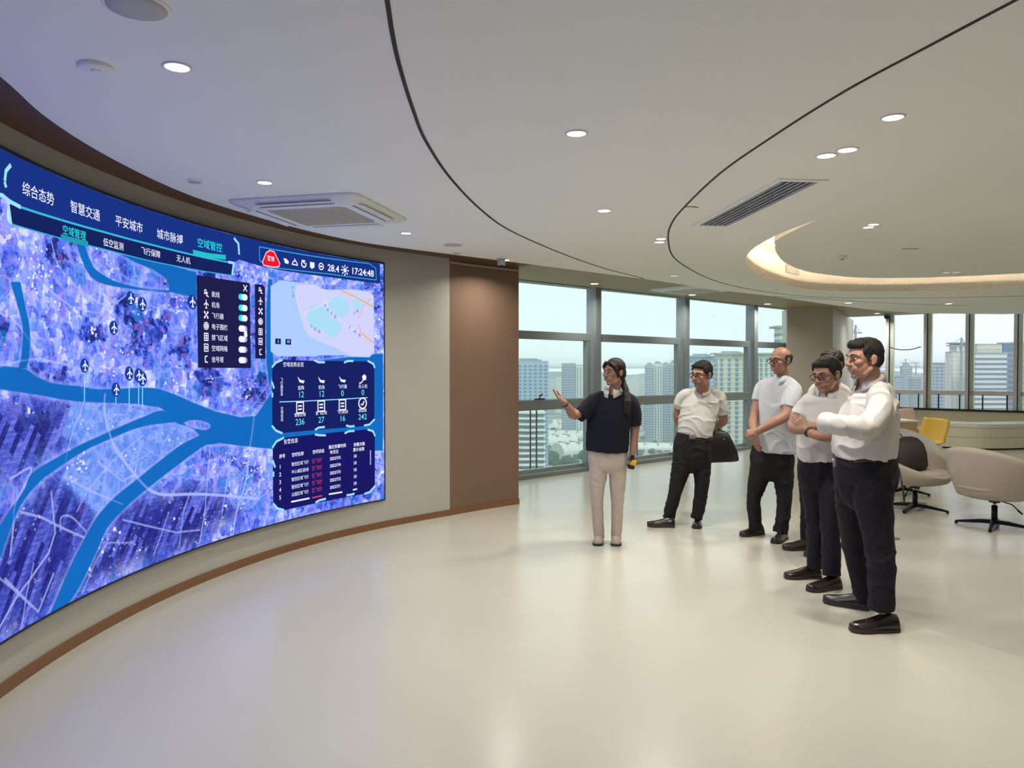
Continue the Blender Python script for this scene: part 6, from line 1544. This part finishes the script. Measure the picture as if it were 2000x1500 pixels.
# ---- the man with crossed bare forearms
t = person('man with glasses in white short sleeved shirt, bare forearms crossed, dark wristwatch', 1600, 1140)
H = Head(1614, 731, 5.52, 1.07, (-0.84, -0.54), 14)
mb = MB(); H.skin(mb, 1.03); H.neck(mb, P(1616, 777, 5.58), 0.060, 0.062)
limb(mb, [(1615,780,5.60,28,.07),(1610,830,5.60,38,.10),(1600,890,5.62,38,.10),(1602,930,5.62,38,.10)])
limb(mb, [(1573,786,5.66,13,.055),(1560,810,5.60,13,.05),(1549,834,5.50,11.5,.046),(1565,838,5.38,11,.042),(1590,833,5.33,9,.034),(1604,828,5.33,7.8,.028)])
hand(mb, P(1603, 828, 5.33), Vector((0.95, 0.12, 0.22)), Vector((0.0, 0.9, -0.3)), -1, (20, 22, 24, 28), 0.96)
limb(mb, [(1654,786,5.50,14,.06),(1655,815,5.44,13,.052),(1640,846,5.34,12,.048),(1612,852,5.27,11,.044),(1588,848,5.28,9,.036),(1574,838,5.34,8,.03)])
hand(mb, P(1576, 840, 5.34), Vector((-0.52, 0.42, 0.72)), Vector((0.35, 0.85, 0.0)), 1, (16, 18, 20, 22), 0.96, 0.03)
for a_ in (((1590,930,5.66,18,.08),(1588,1020,5.68,12,.055),(1588,1105,5.70,9,.04)), ((1625,935,5.58,18,.08),(1622,1030,5.52,12,.055),(1626,1120,5.46,9,.04))): limb(mb, list(a_))
body = fuse('body', mb, BV, 6, M_skin, t); H.face(t); H.glasses(t); shorthair(H, t)
mb = MB(); c_ = P(1580, 843.5, 5.31); dv_ = (P(1590,848.5,5.28) - c_).normalized(); mb.tube([c_ - dv_*0.012, c_ + dv_*0.012], 0.0375, 20); w1 = obj('wristwatch', mb, M_black, t, True, 'dark wristwatch')
mb = MB(); limb(mb, [(1616,766,5.57,17,.062),(1616,774,5.58,34,.09),(1614,790,5.58,47,.115),(1610,825,5.58,46,.135),(1603,860,5.60,44,.145),(1599,880,5.61,41,.14),(1599,893,5.62,39,.135)], ('r', 'f'), ex=2.3)
limb(mb, [(1592,776,5.62,15,.065),(1576,788,5.66,16,.07),(1564,806,5.62,16,.066),(1556,819,5.57,15.5,.064)], ('r', 'f'))
limb(mb, [(1638,776,5.54,16,.065),(1652,790,5.50,18,.07),(1656,812,5.45,17,.066)], ('r', 'f'))
sh = fuse('shirt', mb, 0.0055, 4, M_shirtw, t, (0.008, 7, 9, 14.0))
collar(sh, P(1616, 776, 5.57), (-0.72, -0.7), 0.071, 0.044, M_shirtw, 0.044, 48)
mb = MB(); limb(mb, [(1600,888,5.62,38,.135),(1602,910,5.62,42,.14),(1604,935,5.62,43,.13)], ('f', 'r'), ex=2.4)
limb(mb, [(1588,915,5.65,26,.115),(1590,960,5.67,24,.10),(1592,1015,5.68,18,.085),(1593,1065,5.69,17,.078),(1592,1108,5.70,16,.074)], ('r', 'f'))
limb(mb, [(1624,915,5.58,27,.115),(1624,960,5.54,25,.10),(1622,1020,5.50,19,.085),(1623,1075,5.47,18,.078),(1624,1124,5.44,17,.074)], ('r', 'f'))
fuse('trousers', mb, 0.0055, 4, M_trn, t, (0.006, 9, 9, 15.0))
belt(t, [(1599.5,886,5.62,39.5,.139),(1600,894,5.62,40.5,.142)])
shoe(t, at_z(1602, 1128, 0), at_z(1540, 1130, 0), M_shoe, 0.285, 0.05)
shoe(t, at_z(1640, 1148, 0), at_z(1575, 1156, 0), M_shoe, 0.29, 0.052)

# ---- the nearest man
t = person('nearest man in long sleeved white shirt and dark trousers, arms folded, seen in profile', 1712, 1218)
H = Head(1688, 701, 4.72, 1.06, (-0.99, -0.14), 4)
mb = MB(); H.skin(mb, 1.06); H.neck(mb, P(1702, 752, 4.77), 0.064, 0.064)
limb(mb, [(1704,755,4.78,30,.07),(1702,800,4.78,40,.12),(1692,860,4.78,44,.13),(1688,915,4.80,46,.13)])
limb(mb, [(1712,786,4.64,13,.05),(1704,815,4.54,16,.055),(1690,836,4.48,16,.055),(1655,832,4.46,14,.048),(1622,828,4.50,10.5,.036),(1604,826,4.56,9,.03)])
hand(mb, P(1614, 829, 4.58), Vector((0.25, 0.95, -0.15)), Vector((0.9, -0.2, 0)), -1, (25, 28, 30, 32), 0.92)
limb(mb, [(1690,782,4.96,18,.07),(1668,820,5.00,15,.06),(1650,842,4.94,13,.05),(1660,846,4.80,12,.045),(1680,840,4.64,10,.036)])
hand(mb, P(1680, 840, 4.64), Vector((0.85, -0.35, 0.3)), Vector((0.2, 0.6, -0.6)), 1, (18, 20, 22, 24), 0.98)
for a_ in (((1676,960,4.92,20,.09),(1668,1060,4.98,15,.06),(1680,1165,5.02,10,.04)), ((1706,965,4.66,24,.09),(1716,1075,4.60,17,.065),(1722,1190,4.55,12,.045))): limb(mb, list(a_))
fuse('body', mb, BV, 6, M_skin, t); H.face(t)
mb = MB()
H.ell(mb, (0, -0.024, 0.040), (0.0795, 0.0925, 0.086)); H.ell(mb, (0, -0.048, 0.0), (0.072, 0.064, 0.068)); H.ell(mb, (0, 0.012, 0.085), (0.062, 0.070, 0.040))
for q in (-1, 1): H.ell(mb, (q*0.067, 0.012, 0.045), (0.014, 0.038, 0.036)); H.ell(mb, (q*0.0765, 0.022, 0.010), (0.004, 0.010, 0.026))
H.tube(mb, [(-0.052, 0.050, 0.080), (-0.02, 0.070, 0.088), (0.02, 0.071, 0.088), (0.052, 0.052, 0.080)], [0.016, 0.020, 0.020, 0.016]); H.tube(mb, [(0.01, 0.07, 0.10), (0.0, 0.090, 0.094), (-0.01, 0.102, 0.086)], [0.015, 0.009, 0.004])
fuse('hair', mb, 0.0042, 3, M_hair, t, (0.003, 60, 22, 7.0))
mb = MB(); limb(mb, [(1703,744,4.77,19,.064),(1705,754,4.78,30,.10),(1707,772,4.78,41,.15),(1702,802,4.78,50,.185),(1694,835,4.78,57,.195),(1689,868,4.78,59,.19),(1686,890,4.79,56.5,.18)], ('r', 'f'), ex=2.3)
limb(mb, [(1716,768,4.68,21,.075),(1719,788,4.60,23,.08),(1710,815,4.53,24,.082),(1690,835,4.47,23,.08),(1660,832,4.45,21,.072),(1634,828,4.47,20,.066),(1616,826,4.52,20,.062)], ('r', 'f'), sub=5)
limb(mb, [(1692,766,4.92,22,.08),(1680,795,4.99,22,.08),(1662,824,5.00,20,.075),(1652,842,4.95,18,.066),(1658,846,4.84,16,.06)], ('r', 'r'), sub=5)
sh = fuse('shirt', mb, 0.0055, 4, M_shirtw, t, (0.011, 6, 8, 21.0))
collar(sh, P(1700, 748, 4.765), (-0.97, -0.22), 0.078, 0.040, M_shirtw, 0.044, 44)
mb = MB(); limb(mb, [(1616,806,4.49,8,.02),(1613,826,4.51,21,.066),(1617,844,4.51,8,.02)], ('r', 'r')); 
mb = MB(); limb(mb, [(1618,826.5,4.51,22,.068),(1609,826,4.54,21,.064)], ('r', 'f'), sub=2); obj('rolled_cuff', mb, M_shirtw, sh, True)
mb = MB(); limb(mb, [(1686,886,4.79,56,.178),(1688,905,4.79,58.5,.185),(1691,935,4.79,57,.18),(1692,960,4.79,50,.16)], ('f', 'r'), ex=2.4)
limb(mb, [(1706,925,4.70,38,.125),(1706,975,4.66,36,.12),(1714,1040,4.62,30,.105),(1721,1100,4.58,26.5,.095),(1722,1150,4.56,24.5,.088),(1721,1192,4.55,23.5,.084)], ('r', 'f'), sub=5)
limb(mb, [(1668,925,4.88,36,.125),(1664,975,4.92,31,.115),(1666,1040,4.96,25,.10),(1676,1100,4.99,22,.09),(1684,1140,5.0,20,.084),(1688,1172,5.01,19,.08)], ('r', 'f'), sub=5)
fuse('trousers', mb, 0.0055, 4, M_trn, t, (0.007, 8, 9, 23.0))
b = belt(t, [(1686,884,4.79,57,.181),(1687,893.5,4.79,58.3,.185)])
mb = MB(); 
k0 = [(1626,896),(1629,895.5),(1634,911),(1630,912),(1626,896)]
mb.tube([P(x, y, 4.70) for x, y in k0], 0.0045); obj('key_clip', mb, M_buck, b, True, 'silver key clip')
shoe(t, at_z(1699, 1192, 0), at_z(1632, 1180, 0), M_shoe, 0.295, 0.052)
shoe(t, at_z(1754, 1232, 0), at_z(1661, 1234, 0), M_shoe, 0.30, 0.053, 0.085)
